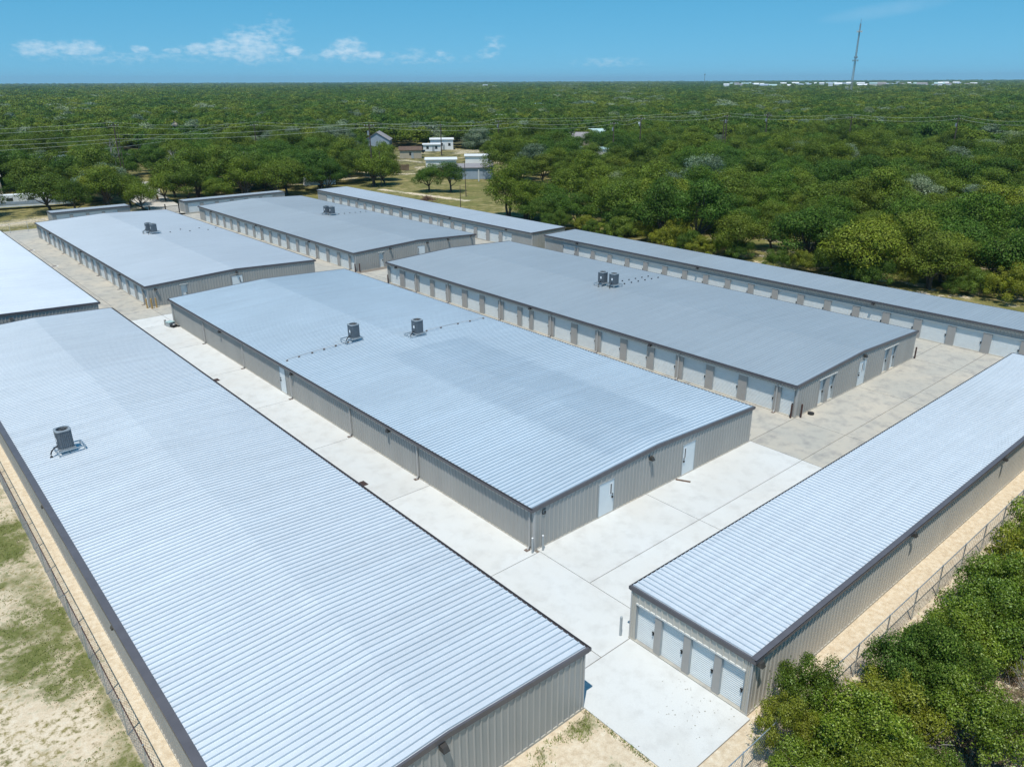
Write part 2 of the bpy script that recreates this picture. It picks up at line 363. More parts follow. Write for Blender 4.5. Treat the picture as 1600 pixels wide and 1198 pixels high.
slab(0, 11, 60.9, 65, 'new'); slab(11, 22.3, 60.9, 65, 'new')
xx = [22.3, 28.65, 39.2, 50.4, 57.35]
for a, b in zip(xx, xx[1:]): slab(a, b, -4.3, 0, 'old'); slab(a, b, -8.62, -4.3, 'old')
slab(49.6, 57.35, -17, -8.62, 'old'); slab(49.6, 57.35, -26, -17, 'old')
for a, b in zip(yy[:-1], yy[1:-1]+[61]):
    a = max(a, 0); slab(22.08, 28.65, a, b, 'old'); slab(50.44, 54, a, b, 'old'); slab(54, 57.35, a, b, 'old')
for a in range(-30, 59, 10):
    b = min(a+10, 59.4); slab(a, b, 65 if a < 22 else 61, 69.4, 'old')
    if a < 22 < b: pass
slab(22.3, 30, 61, 65, 'old')
y3 = [69.4, 79.6, 89.8, 100, 110.2, 120.4, 131]
for a, b in zip(y3, y3[1:]):
    slab(-6.5, -3.4, a, b, 'old'); slab(-3.4, 0, a, b, 'old'); slab(22.2, 29.3, a, b, 'old'); slab(51.7, 59.4, a, b, 'old')
for a in range(-6, 60, 11): slab(a, a+11, 131, 141.5, 'old')

# ------------------------------------------------------------------ storage buildings
RIB = .335; PW = 3*RIB
def rib_profile(rev=False, h=.058):
    p = []
    for k in range(3):
        o = k*RIB
        p += [(o, 0), (o+.110, 0), (o+.142, h), (o+.188, h), (o+.220, 0)]
    return p+[(PW, 0)]
ROOFM = {}
def roof_panel_mesh(length, rise, side, matk):
    key = (round(length, 2), round(rise, 3), side, matk)
    if key in ROOFM: return ROOFM[key]
    pr = rib_profile(h=.024 if 'grey' in matk else .055); vs = []
    for (v, h) in pr: vs += [(0, v, h), (side*length, v, h+rise)]
    n = len(pr); fs = [((2*i, 2*i+1, 2*i+3, 2*i+2) if side < 0 else (2*i, 2*i+2, 2*i+3, 2*i+1))[::-1] for i in range(n-1)]
    # rib end closures at the eave and a thin lap edge
    for k in range(3):
        i = 5*k+1; fs.append((2*i, 2*(i+1), 2*(i+2), 2*(i+3)))
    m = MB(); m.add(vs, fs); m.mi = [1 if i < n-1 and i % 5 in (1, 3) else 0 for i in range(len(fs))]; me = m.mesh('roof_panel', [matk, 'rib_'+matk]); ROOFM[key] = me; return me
WALLM = {}
def wall_panel_mesh(w, h, h2=None, matk='wall'):
    h2 = h if h2 is None else h2
    key = (round(w, 2), round(h, 3), round(h2, 3), matk)
    if key in WALLM: return WALLM[key]
    pr = rib_profile(); s = w/PW; vs = []
    for (v, d) in pr:
        x = v*s; vs += [(x, -d*.8, 0), (x, -d*.8, h+(h2-h)*v/PW)]
    n = len(pr); fs = [(2*i, 2*i+2, 2*i+3, 2*i+1) for i in range(n-1)]
    m = MB(); m.add(vs, fs); me = m.mesh('wall_panel', matk); WALLM[key] = me; return me
DOORM = {}
def door_mesh(w, h):
    key = (round(w, 1), round(h, 1))
    if key in DOORM: return DOORM[key]
    n = 20; pr = []
    for i in range(n):
        z = h*i/n; d = h/n
        pr += [(z, 0), (z+d*.25, -.018), (z+d*.60, -.018), (z+d*.80, 0)]
    pr.append((h, 0)); vs = []
    for (z, y) in pr: vs += [(0, y, z), (w, y, z)]
    fs = [(2*i, 2*i+1, 2*i+3, 2*i+2) for i in range(len(pr)-1)]
    m = MB(); m.add(vs, fs); b = MB().box(0, w, -.035, .0, 0, .06).mesh('bottom_bar', 'steel')
    # hanging latch
    la = MB(); la.box(0, .16, -.07, -.02, 0, .06); la.box(.05, .10, -.09, -.02, -.12, .02)
    DOORM[key] = (m.mesh('roll_up_door', 'door'), b, la.mesh('latch', 'latch')); return DOORM[key]
def lamp_part(parent, loc, rot, z=0):
    m = MB(); m.hexa([(-.14, -.30, 0), (.14, -.30, 0), (.14, 0, 0), (-.14, 0, 0)], [(-.12, -.20, .2), (.12, -.20, .2), (.14, 0, .24), (-.14, 0, .24)])
    o = m.build('wall_lamp', 'lamp', parent, loc, rot)
    MB().box(-.12, .12, -.29, -.04, -.015, 0).build('lens', 'lens', o)
    return o
class Wall:
    """one face of a building, in its own frame: s runs along the wall (left to right seen from outside), outward is -y"""
    def __init__(s, bld, p0, rz, length, topf, matk='wall'):
        s.b = bld; s.p = Vector(p0); s.rz = rz; s.len = length; s.top = topf; s.mat = matk
        s.c = Vector((math.cos(rz), math.sin(rz), 0)); s.o = Vector((math.sin(rz), -math.cos(rz), 0))
    def at(s, a, out=0, z=0): return s.p+s.c*a+s.o*out+Vector((0, 0, z))
    def put(s, name, me, a, out=0, z=0): return put(name, me, s.b, s.at(a, out, z), (0, 0, s.rz))
    def panels(s, a0, a1, z0=0, z1=None, openings=()):
        if a1-a0 < .05: return
        n = max(1, round((a1-a0)/PW)); w = (a1-a0)/n
        for i in range(n):
            x0 = a0+i*w; t0 = (s.top(x0) if z1 is None else z1)-z0; t1 = (s.top(x0+w) if z1 is None else z1)-z0
            s.put('wall_panel', wall_panel_mesh(w, t0, t1, s.mat), x0, .0, z0)
    def pierced(s, ops):   # ops: list of (a0, a1, head height)
        cur = 0
        for (a0, a1, h) in sorted(ops):
            s.panels(cur, a0); s.panels(a0, a1, h); cur = a1
        s.panels(cur, s.len)
    def rolldoor(s, a0, a1, h, recess=.10, latch=True, label=None):
        d, bb, la = door_mesh(a1-a0, h); k = ((a1-a0)/round(a1-a0, 1), 1, h/round(h, 1))
        o = s.put('roll_up_door', d, a0, -recess, 0.02); o.scale = k
        if label: o['label'] = label
        put('bottom_bar', bb, o)
        if latch: put('latch', la, o, ((round(a1-a0, 1))-.20, -.01, round(h, 1)*.46))
        return o
    def jambs(s, a0, a1, h, recess=.10):
        m = MB(); r = recess+.02
        for x in (a0, a1): m.box(x-.006, x+.006, 0, r, 0, h)
        m.box(a0, a1, 0, r, h, h+.012)
        s.put('door_jamb', m.mesh('door_jamb', 'frame'), 0, 0.0)
    def header(s, a0, a1, h):
        s.put('header_trim', MB().box(a0, a1, -.055, .0, h-.02, h+.07).mesh('header_trim', 'header'), 0)
    def mandoor(s, a0, a1, h, win=None, label=None):
        f = MB(); f.box(a0-.06, a0, -.05, .04, 0, h+.06); f.box(a1, a1+.06, -.05, .04, 0, h+.06); f.box(a0, a1, -.05, .04, h, h+.06)
        d = s.put('personnel_door', MB().box(0, a1-a0, -.02, .03, .03, h).mesh('personnel_door', 'mdoor'), a0)
        if label: d['label'] = label
        fr = f.mesh('door_frame', 'frame'); put('door_frame', fr, d, (-a0, 0, 0))
        w = a1-a0
        if win is not None:
            x = w*win; m = MB(); m.box(x-.13, x+.13, -.035, -.02, h*.55, h*.90, 0); m.box(x-.05, x+.05, -.04, -.034, h*.58, h*.88, 1)
            put('window', m.mesh('window', ['white', 'glass']), d)
        hx = w-.14 if (win or 0) > .5 else .14
        put('handle', MB().box(hx-.05, hx+.05, -.09, -.02, h*.44, h*.50).box(hx-.03, hx+.03, -.07, -.02, h*.54, h*.58).mesh('handle', 'latch'), d)
        return d
    def downspout(s, a, h, w=.10):
        m = MB(); m.box(a-w/2, a+w/2, -.14, -.045, .15, h-.05); m.hexa([(a-w/2, -.28, .02), (a+w/2, -.28, .02), (a+w/2, -.20, .02), (a-w/2, -.20, .02)], [(a-w/2, -.15, .2), (a+w/2, -.15, .2), (a+w/2, -.05, .2), (a-w/2, -.05, .2)])
        s.put('downspout', m.mesh('downspout', 'downspout'), 0)
        s.put('splash_block', MB().box(a-.12, a+.12, -.42, -.10, 0, .04).mesh('splash_block', 'block'), 0)
    def pillar(s, a0, a1, h):
        s.put('pillar', MB().box(a0, a1, -.012, .12, 0, h).mesh('pillar', 'pillar'), 0)
def build_roof(b, Wd, Ln, he, roofk, gable=True, pitch=1/24, gut=.14, oh=.13, mono=0, flash=()):
    rake = .04
    n = round((Ln+2*rake)/PW); k = (Ln+2*rake)/(n*PW)
    if gable:
        half = Wd/2+oh; rise = half*pitch; e = he+.03
        ml = roof_panel_mesh(half, rise, 1, roofk); mr = roof_panel_mesh(half, rise, -1, roofk)
        for i in range(n):
            y = -rake+i*PW*k
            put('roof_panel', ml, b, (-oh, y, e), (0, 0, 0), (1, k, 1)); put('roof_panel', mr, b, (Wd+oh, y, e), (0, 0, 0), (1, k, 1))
        ap = e+rise
        pass
        for (v0, v1) in ((-rake-.05, -rake+.05), (Ln+rake-.05, Ln+rake+.05)):
            m = MB()
            for (xa, xb, za, zb) in ((-oh-.05, Wd/2, e, ap), (Wd/2, Wd+oh+.05, ap, e)):
                m.hexa([(xa, v0, za-.20), (xb, v0, zb-.20), (xb, v1, zb-.20), (xa, v1, za-.20)], [(xa, v0, za+.05), (xb, v0, zb+.05), (xb, v1, zb+.05), (xa, v1, za+.05)])
            m.build('rake_trim', 'trim', b)
        sides = ((-oh-.02, -1, e), (Wd+oh+.02, 1, e))
    else:
        full = Wd+2*oh; rise = full*mono; e = he+.03
        me_ = roof_panel_mesh(full, rise, 1, roofk)
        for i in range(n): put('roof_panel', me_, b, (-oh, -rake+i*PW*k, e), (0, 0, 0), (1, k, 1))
        for (v0, v1) in ((-rake-.05, -rake+.05), (Ln+rake-.05, Ln+rake+.05)):
            m = MB(); m.hexa([(-oh-.05, v0, e-.20), (Wd+oh+.05, v0, e+rise-.20), (Wd+oh+.05, v1, e+rise-.20), (-oh-.05, v1, e-.20)], [(-oh-.05, v0, e+.05), (Wd+oh+.05, v0, e+rise+.05), (Wd+oh+.05, v1, e+rise+.05), (-oh-.05, v1, e+.05)]); m.build('rake_trim', 'trim', b)
        sides = ((-oh-.02, -1, e), (Wd+oh+.02, 1, e+rise))
    for (x, sg, z) in sides:
        if sg in flash:   # folded eave flashing laid over the panel ends
            xa, xb = sorted((x+sg*(gut+.012), x-sg*.17)); MB().box(xa, xb, -rake-.056, Ln+rake+.056, z+.062, z+.072).build('eave_flashing', 'trim', b)
    for (x, sg, z) in sides:   # gutters: open troughs
        m = MB(); xa, xb = x, x+sg*gut; x0, x1 = min(xa, xb), max(xa, xb); v0, v1 = -rake-.06, Ln+rake+.06
        t_ = .012
        m.box(x0, x1, v0, v1, z-.17, z-.158); m.box(x0, x0+t_, v0, v1, z-.158, z-.005); m.box(x1-t_, x1, v0, v1, z-.158, z-.005)
        m.box(x0+t_, x1-t_, v0, v0+t_, z-.158, z-.01); m.box(x0+t_, x1-t_, v1-t_, v1, z-.158, z-.01)
        m.build('gutter', 'trim', b)
def core(b, Wd, Ln, he, inset=.30):
    m = MB(); i = inset; m.box(i, Wd-i, i, Ln-i, 0, he-.12); m.build('inner_light_block', 'dark', b)  # unseen closed box, added inside the walls to block light
def plainwall(b, x0, y0, x1, y1, h, mat='wall'):
    m = MB(); m.add([(x0, y0, 0), (x1, y1, 0), (x1, y1, h), (x0, y0, h)], [(0, 1, 2, 3)]); m.build('back_wall', mat, b)
def curb(b, Wd, Ln, side_x=True):
    m = MB(); m.box(-.05, Wd+.05, -.05, Ln+.05, -.3, .05); m.build('foundation', 'old', b)
PI = math.pi
def long_building(name, label, x0, x1, y0, y1, he, roofk, gable=True, rz=0, mono=0, gut=.14, z0=0, oh=.13, wallk='wall', cat='storage building', flash=()):
    Wd, Ln = x1-x0, y1-y0
    b = empty(name, (x0, y0, z0), 0, label, cat); core(b, Wd, Ln, he)
    build_roof(b, Wd, Ln, he, roofk, gable, mono=mono, gut=gut, oh=oh, flash=flash)
    rise = lambda u: he-.02+(min(u, Wd-u)/24 if gable else mono*u)
    left = Wall(b, (0, Ln, 0), -PI/2, Ln, lambda a: he, wallk)     # faces -x ; s from far end to near end
    front = Wall(b, (0, 0, 0), 0, Wd, rise, wallk)                 # faces -y
    plainwall(b, Wd, 0, Wd, Ln, he); plainwall(b, Wd, Ln, 0, Ln, he)
    curb(b, Wd, Ln)
    # corner trims
    for (cx, cy) in ((0, 0), (Wd, 0), (0, Ln)): MB().box(cx-.035, cx+.10 if cx == 0 else cx+.035, cy-.035, cy+.10, .05, he-.17).build('corner_trim', 'downspout', b)
    return b, left, front, Wd, Ln
def doorwall(w, doors, h, he, recess=.10, spouts=(), lamps=()):
    """doors: (a0,a1) in wall s; panelled header above, flat pillars between"""
    doors = sorted(doors)
    a = doors[0][0]-.02; z = doors[-1][1]+.02
    w.panels(0, a); w.panels(z, w.len); w.panels(a, z, h+.07)
    w.header(a, z, h)
    for (p, q) in zip(doors, doors[1:]): w.pillar(p[1], q[0], h)
    for d in doors: w.rolldoor(d[0], d[1], h, recess); w.jambs(d[0], d[1], h, recess)
    for s_ in spouts: w.downspout(s_, he)
    for l in lamps: w.put('wall_lamp', LAMP[0], l, .06, he-.42); 
_lm = MB(); _lm.hexa([(-.14, -.30, 0), (.14, -.30, 0), (.14, 0, 0), (-.14, 0, 0)], [(-.12, -.20, .2), (.12, -.20, .2), (.14, 0, .24), (-.14, 0, .24)]); _lm.box(-.12, .12, -.29, -.04, -.02, 0, 1)
LAMP = [_lm.mesh('wall_lamp', ['lamp', 'lens'])]
def plainlong(w, he, spouts=(), lamps=(), ops=()):
    w.pierced(ops)
    for s_ in spouts: w.downspout(s_, he)
    for l in lamps: w.put('wall_lamp', LAMP[0], l, .05, he-.45)

# G: the middle building with the big pale roof
b, wl, wf, Wd, Ln = long_building('storage_building', 'long building with pale blue metal roof carrying two separate condensers, letter G on corner', 0, 22.06, 0, 60.9, 2.80, 'galvG')
G = b; f_ = lambda y: Ln-y
plainlong(wl, 2.8, [f_(y) for y in (.28, 11.7, 20.8, 30.85, 41, 51, 60.4)], [f_(y) for y in (15.2, 30.4, 46.2)], [(f_(33.15), f_(31.98), 2.42)])
wl.mandoor(f_(33.1), f_(32.03), 2.36)
wf.pierced([(5.37, 6.85, 2.40), (13.75, 15.2, 2.40)]); wf.mandoor(5.43, 6.79, 2.33, .80); wf.mandoor(13.81, 15.14, 2.33, .18)
wf.put('wall_lamp', LAMP[0], 10.25, .05, 2.50)
fc = bpy.data.curves.new('letter_g', 'FONT'); fc.body = 'G'; fc.size = .52; fc.extrude = .012; fc.align_x = 'CENTER'
fo = bpy.data.objects.new('tmp', fc); me = bpy.data.meshes.new_from_object(fo); bpy.data.objects.remove(fo); me.materials.clear(); me.materials.append(MAT['insul']); me.name = 'letter'
put('letter', me, G, (.72, -.055, 2.18), (PI/2, 0, 0))
# F: grey roof with roll-up doors down its side
def ff_doors(b, wl, wf, Ln, h, he, first, spouts, lamps):
    f_ = lambda y: Ln-y
    doorwall(wl, [(f_(p[1]), f_(p[0])) for p in first], h, he, .16, [f_(s_) for s_ in spouts], [f_(s_) for s_ in lamps])
FD = [(.23, 1.45), (2.03, 4.63), (5.46, 8.0), (8.78, 11.28), (12.1, 14.65), (15.46, 18.02), (18.82, 21.4), (22.16, 24.75), (25.6, 28.18), (29.02, 31.48), (32.08, 33.36), (34.05, 36.5), (37.4, 39.97), (40.8, 43.24), (44.22, 46.6), (47.52, 50.08), (50.9, 53.44), (54.37, 56.8), (57.85, 60.3)]
b, wl, wf, Wd, Ln = long_building('storage_building', 'grey-roofed storage building with roll-up doors and a paired condenser, right of the middle building', 28.67, 50.42, .04, 60.8, 2.80, 'grey')
F = b; ff_doors(b, wl, wf, Ln, 2.30, 2.8, FD, (1.75, 11.7, 21.78, 28.6, 36.95, 46.9, 53.9), (15.05, 31.8, 58.5))
wf.pierced([(3.36, 6.3, 2.42), (10.25, 11.7, 2.42), (15.12, 17.95, 2.42)])
for (a, c, e, g_) in ((3.36, 6.3, (3.6, 4.56), (5.2, 6.12)), (15.12, 17.95, (15.3, 16.2), (16.75, 17.8))):
    wf.header(a, c, 2.38); wf.pillar(a, e[0], 2.36); wf.pillar(e[1], g_[0], 2.36); wf.pillar(g_[1], c, 2.36)
    for q in (e, g_): wf.rolldoor(q[0], q[1], 2.36, .21); wf.jambs(q[0], q[1], 2.36, .21)
wf.mandoor(10.32, 11.63, 2.34, .5); wf.put('wall_lamp', LAMP[0], 10.95, .05, 2.72)
wl2 = None
# C: the farther grey roof
b, wl, wf, Wd, Ln = long_building('storage_building', 'distant grey-roofed storage building with paired condensers, beside the long thin back row', 29.32, 51.6, 70.7, 132.3, 2.74, 'grey', z0=-.35)
Cb = b; CD = [(.25, 1.4)]+[(2.0+3.4*k, 4.6+3.4*k) for k in range(17)]
ff_doors(b, wl, wf, Ln, 2.2, 2.74, CD, (1.7, 12, 22.2, 32.4, 42.6, 52.8), (14, 34, 55))
wf.pierced([(3.9, 5.0, 2.3), (10.95, 12.4, 2.35)]); wf.header(3.9, 5.0, 2.26); wf.rolldoor(4.05, 4.85, 2.25, .21); wf.jambs(4.05, 4.85, 2.25, .21); wf.pillar(3.9, 4.05, 2.25); wf.pillar(4.85, 5.0, 2.25)
wf.mandoor(11.0, 12.3, 2.28, .1)
for a in (6.0, 12.8, 16.8, 21.4): wf.put('wall_lamp', LAMP[0], a, .05, 2.5)
# D: far left, doors along the lane
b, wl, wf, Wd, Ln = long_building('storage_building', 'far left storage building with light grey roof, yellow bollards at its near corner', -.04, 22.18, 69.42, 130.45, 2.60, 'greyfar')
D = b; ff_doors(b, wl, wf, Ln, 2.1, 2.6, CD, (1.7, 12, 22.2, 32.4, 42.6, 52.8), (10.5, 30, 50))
wf.pierced([(3.85, 4.95, 2.3), (10.4, 12.0, 2.3)]); wf.header(3.85, 4.95, 2.2); wf.rolldoor(3.98, 4.8, 2.2, .21); wf.jambs(3.98, 4.8, 2.2, .21); wf.pillar(3.85, 3.98, 2.2); wf.pillar(4.8, 4.95, 2.2)
wf.mandoor(10.5, 11.9, 2.2, .75); wf.put('wall_lamp', LAMP[0], 11.2, .05, 2.55); wf.put('wall_lamp', LAMP[0], 1.0, .05, 2.0)
# E: the big near roof on the left
b, wl, wf, Wd, Ln = long_building('storage_building', 'nearest big storage building at front left, ribbed pale metal roof with one condenser', -20.84, -6.56, -10.32, 59.92, 3.13, 'galv', gut=.17, flash=(-1,))
Eb = b; f_ = lambda y: Ln-(y+10.32)
plainlong(wl, 3.13, (), [f_(y) for y in (4.98, 19.0, 33.2, 47)])
wf.pierced([]); wf.put('wall_lamp', LAMP[0], 6.83, .05, 2.95)
# H: white roof at the far left
b, wl, wf, Wd, Ln = long_building('storage_building', 'bright white roofed storage building cut off by the left edge of the view', -28.6, -6.62, 64.7, 126, 2.80, 'galvwhite')
H = b; wl.pierced([]); wf.pierced([]); wf.put('wall_lamp', LAMP[0], 13.6, .05, 2.5)
# S2, S1: long thin back rows (single slope roofs)
b, wl, wf, Wd, Ln = long_building('storage_row', 'nearer of the two long thin grey rows against the woods, running off right', 57.39, 63.9, -26, 60.04, 3.02, 'grey', gable=False, mono=.012)
S2 = b; f_ = lambda y: Ln-(y+26)
SD = [(3.07+3.365*k, 5.65+3.365*k) for k in range(-8, 16)]
doorwall(wl, [(f_(q[1]), f_(q[0])) for q in SD], 2.12, 3.02, .16, (), [f_(y) for y in (7.6, 30.9, 53.0)])
wf.pierced([])
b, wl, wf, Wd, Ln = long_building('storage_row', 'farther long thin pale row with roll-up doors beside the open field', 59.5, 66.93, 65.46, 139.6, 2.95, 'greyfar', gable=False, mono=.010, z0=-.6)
S1 = b; f_ = lambda y: Ln-(y-65.46)
SD = [(70.62+3.47*k, 73.2+3.47*k) for k in range(0, 19)]
doorwall(wl, [(f_(q[1]), f_(q[0])) for q in SD], 2.12, 2.95, .16, [f_(y) for y in (92, 109)], [f_(y) for y in (72.0, 88, 104, 121)])
wf.pierced([])
# rows that run the other way: built along local y, then turned
def cross_row(name, label, xw, yw, length, depth, he, roofk, rz, doors_end=None, doors_side=None, gut=.09, z0=0, wallk='wall', mono=0.0, h=2.18, frontpanels=True, oh=.05):
    b = empty(name, (xw, yw, z0), rz, label, 'storage building'); core(b, depth, length, he)
    build_roof(b, depth, length, he, roofk, False, mono=mono, gut=gut, oh=oh, flash=(1,)); curb(b, depth, length)
    end = Wall(b, (0, 0, 0), 0, depth, lambda a: he, wallk)
    side = Wall(b, (depth, 0, 0), PI/2, length, lambda a: he, wallk)
    plainwall(b, 0, length, 0, 0, he, wallk); plainwall(b, depth, length, 0, length, he, wallk)
    if doors_end: doorwall(end, doors_end, h, he, .16)
    else: end.pierced([])
    if doors_side: doorwall(side, doors_side, h, he, .1)
    else: side.pierced([])
    for (cx, cy) in ((0, 0), (depth, 0)): MB().box(cx-.035, cx+.035, cy-.035, cy+.10, .05, he-.17).build('corner_trim', 'downspout', b)
    return b, end, side
# R at front right: end doors face -x, long wall faces -y
Rb, end, side = cross_row('storage_row', 'front right storage row with four small roll-up doors in its end and shrubs alongside', -1.53, -8.65, 50.96, 6.6, 2.98, 'galv', -PI/2, [(.33, 1.46), (1.84, 3.12), (3.5, 4.78), (5.14, 6.3)], wallk='wallR')
# wall frame 'side' starts at local (depth,0): s = world x + 1.53
for x in (13.5, 26.9, 40.0): side.put('wall_lamp', LAMP[0], x+1.53, .05, 2.72)
side.put('wall_lamp', LAMP[0], .28, .06, 2.62)
# two small rows by the entrance behind D and C
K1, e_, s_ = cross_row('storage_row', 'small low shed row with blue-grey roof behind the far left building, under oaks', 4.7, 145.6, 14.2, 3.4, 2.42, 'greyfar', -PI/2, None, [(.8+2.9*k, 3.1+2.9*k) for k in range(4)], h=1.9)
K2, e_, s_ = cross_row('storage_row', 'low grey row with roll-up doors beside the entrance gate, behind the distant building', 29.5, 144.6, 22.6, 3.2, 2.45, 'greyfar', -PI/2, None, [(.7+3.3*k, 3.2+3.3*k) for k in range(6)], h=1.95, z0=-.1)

# ------------------------------------------------------------------ rooftop condensers
def roofz(bx0, bx1, he, x): 
    return he+.03+.0+(min(x-bx0, bx1-x)+.13)/24
def condenser(x, y, z, rz, label, pair=None, legx=(-.9, .62), pipe=1, size=.46, hgt=1.27):
    b = empty('condenser_unit', (x, y, z), rz, label, 'air conditioner', 'rooftop condensers')
    # steel stand
    m = MB(); zt = .34
    for yy_ in (-.55, .55):
        m.box(legx[0], legx[1], yy_-.04, yy_+.04, zt-.06, zt)
    for xx_ in (legx[0], 0, legx[1]): m.box(xx_-.04, xx_+.04, -.55, .55, zt-.055, zt-.01)
    m.build('stand_frame', 'steel', b)
    lg = MB().box(-.035, .035, -.035, .035, .04, zt-.06).mesh('leg', 'steel')
    for xx_ in (legx[0]+.05, legx[1]-.05):
        for yy_ in (-.55, .55): put('leg', lg, b, (xx_, yy_, 0))
    MB().box(-size-.03, size+.03, -size-.03, size+.03, zt, zt+.06).build('base_pan', 'unit_light', b)
    # cabinet: rounded-corner box with vertical fins
    n = 28; m = MB(); ring = []
    def sq(a, r, k=5):
        c, s_ = math.cos(a), math.sin(a); q = (abs(c)**k+abs(s_)**k)**(-1/k); return r*c*q, r*s_*q
    N_ = 56
    for zz, f in ((zt+.06, 1), (zt+hgt-.05, 1)):
        for i in range(N_):
            a = 2*PI*i/N_; rr = size*(.985 if i % 2 else .945)
            p = sq(a, rr); ring.append((p[0], p[1], zz))
    m.add(ring, [(i, (i+1) % N_, N_+(i+1) % N_, N_+i) for i in range(N_)])
    cb_ = m.build('cabinet', 'unit', b)
    # top rim with fan well
    m = MB(); vs = []
    for i in range(32):
        a = 2*PI*i/32; p = sq(a, size+.01); q = (size*.78*math.cos(a), size*.78*math.sin(a))
        vs += [(p[0], p[1], zt+hgt-.06), (p[0], p[1], zt+hgt), (q[0], q[1], zt+hgt+.02), (q[0], q[1], zt+hgt-.22)]
    fs = []
    for i in range(32):
        j = (i+1) % 32
        for k_ in range(3): fs.append((4*i+k_, 4*j+k_, 4*j+k_+1, 4*i+k_+1))
    fs.append(tuple(4*i+3 for i in range(32))); m.add(vs, fs)
    top = m.build('top_cover', 'unit_light', b)
    m = MB()
    for k_ in range(3):
        a = k_*2.094+.4; c, s_ = math.cos(a), math.sin(a); r0, r1 = .07, size*.72
        m.hexa([(c*r0-s_*-.05, s_*r0+c*-.05, zt+hgt-.17), (c*r1-s_*-.14, s_*r1+c*-.14, zt+hgt-.17), (c*r1-s_*.14, s_*r1+c*.14, zt+hgt-.11), (c*r0-s_*.05, s_*r0+c*.05, zt+hgt-.15)],
               [(c*r0-s_*-.05, s_*r0+c*-.05, zt+hgt-.16), (c*r1-s_*-.14, s_*r1+c*-.14, zt+hgt-.16), (c*r1-s_*.14, s_*r1+c*.14, zt+hgt-.10), (c*r0-s_*.05, s_*r0+c*.05, zt+hgt-.14)])
    m.cyl((0, 0), .08, zt+hgt-.2, zt+hgt-.06, 10); m.build('fan', 'latch', b)
    m = MB()
    for k_ in range(3): a = k_*PI/3; m.tube([(math.cos(a)*size*.8, math.sin(a)*size*.8, zt+hgt+.015), (-math.cos(a)*size*.8, -math.sin(a)*size*.8, zt+hgt+.015)], .008, 4)
    for rr in (.2, .45, .65):
        m.tube([(math.cos(a*PI/8)*size*rr, math.sin(a*PI/8)*size*rr, zt+hgt+.015) for a in range(17)], .006, 4)
    m.build('fan_grille', 'latch', b)
    # service panel, sticker and insulated line on the side towards the near lane
    MB().box(-size-.015, -size+.02, -.30, .02, zt+.1, zt+hgt-.12).build('service_panel', 'unit', b)
    MB().box(-size-.022, -size-.014, -.24, -.04, zt+.55, zt+.80).build('sticker', 'label', b)
    m = MB(); m.tube([(-size+.02, -.1, zt+.25), (-size-.2, -.16, zt+.2), (-size-.42, -.22, zt+.05), (-size-.50, -.24, zt-.12), (-size-.50, -.24, .02)], .045, 7); m.build('insulated_line', 'insul', b, smooth=True)
    m = MB(); m.cyl((-size-.50, -.24), .10, .0, .09, 10, 0, .06); m.build('roof_boot', 'insul', b)
    return b
condenser(-18.45, 24.7, roofz(-20.84, -6.56, 3.13, -18.45), rad(2), 'lone grey condenser on a steel stand on the nearest roof, far left', legx=(-.62, 1.0))
condenser(7.45, 32.9, roofz(0, 22.06, 2.8, 7.4), 0, 'left of the two separate condensers on the pale blue roof, white sticker showing', legx=(-1.15, .62))
condenser(12.7, 30.2, roofz(0, 22.06, 2.8, 12.7)-.1, 0, 'right of the two separate condensers on the pale blue roof', legx=(-1.15, .62))
for (x, y, bb, lab) in ((39.75, 31.55, (28.67, 50.42, 2.8, 0), 'on the grey roof right of the middle'), (42.2, 102.9, (29.32, 51.6, 2.74, -.35), 'on the distant grey roof'), (11.1, 104.1, (-.04, 22.18, 2.6, 0), 'on the light grey far left roof')):
    z = roofz(bb[0], bb[1], bb[2], x)+bb[3]-.05
    condenser(x, y, z, 0, 'rear one of the two condensers standing together '+lab)
    condenser(x+.35, y-1.42, z, 0, 'front one of the two condensers standing together '+lab, legx=(-.62, .9))
def pipe_run(bx, pts, label, mat='block', thin=True):
    b = empty('refrigerant_line', (pts[0][0], pts[0][1], pts[0][2]), 0, label, 'pipe run', 'pipe runs on the roofs')
    o = Vector(pts[0]); blk = MB().box(-.085, .085, -.05, .05, 0, .09).mesh('support_block', mat)
    if thin: m = MB(); m.tube([Vector(p)-o+Vector((0, 0, .15)) for p in pts], .016, 4); m.build('pipe', 'copper', b)
    for p in pts: put('support_block', blk, b, Vector(p)-o+Vector((0, 0, .02)))
gp = lambda x, y: (x, y, roofz(0, 22.06, 2.8, x)+.02)
pipe_run('G', [gp(x, y) for x, y in ((.5, 32.45), (1.7, 32.55), (3.0, 32.6), (4.2, 32.65), (5.4, 32.7), (6.7, 32.75))], 'thin pipe on small rusty blocks from left condenser to near eave of pale blue roof')
pipe_run('G', [gp(x, y) for x, y in ((14.0, 30.6), (15.8, 30.75), (18.0, 30.9), (19.6, 31.0), (21.4, 31.1))], 'thin pipe on small rusty blocks from right condenser towards the doored building')
fp = lambda x, y: (x, y, roofz(28.67, 50.42, 2.8, x)+.02)
pipe_run('F', [fp(42.0+1.2*k, 31.5) for k in range(6)], 'rear row of black support blocks beside the paired condensers on the grey roof', 'insul', False)
pipe_run('F', [fp(42.2+1.25*k, 30.3) for k in range(6)], 'front row of black support blocks beside the paired condensers on the grey roof', 'insul', False)
cp = lambda x, y: (x, y, roofz(29.32, 51.6, 2.74, x)-.33)
pipe_run('C', [cp(44.2+1.2*k, 102.0+.1*k) for k in range(6)], 'row of black support blocks across the distant grey roof', 'insul', False)
dp = lambda x, y: (x, y, roofz(-.04, 22.18, 2.6, x)+.02)
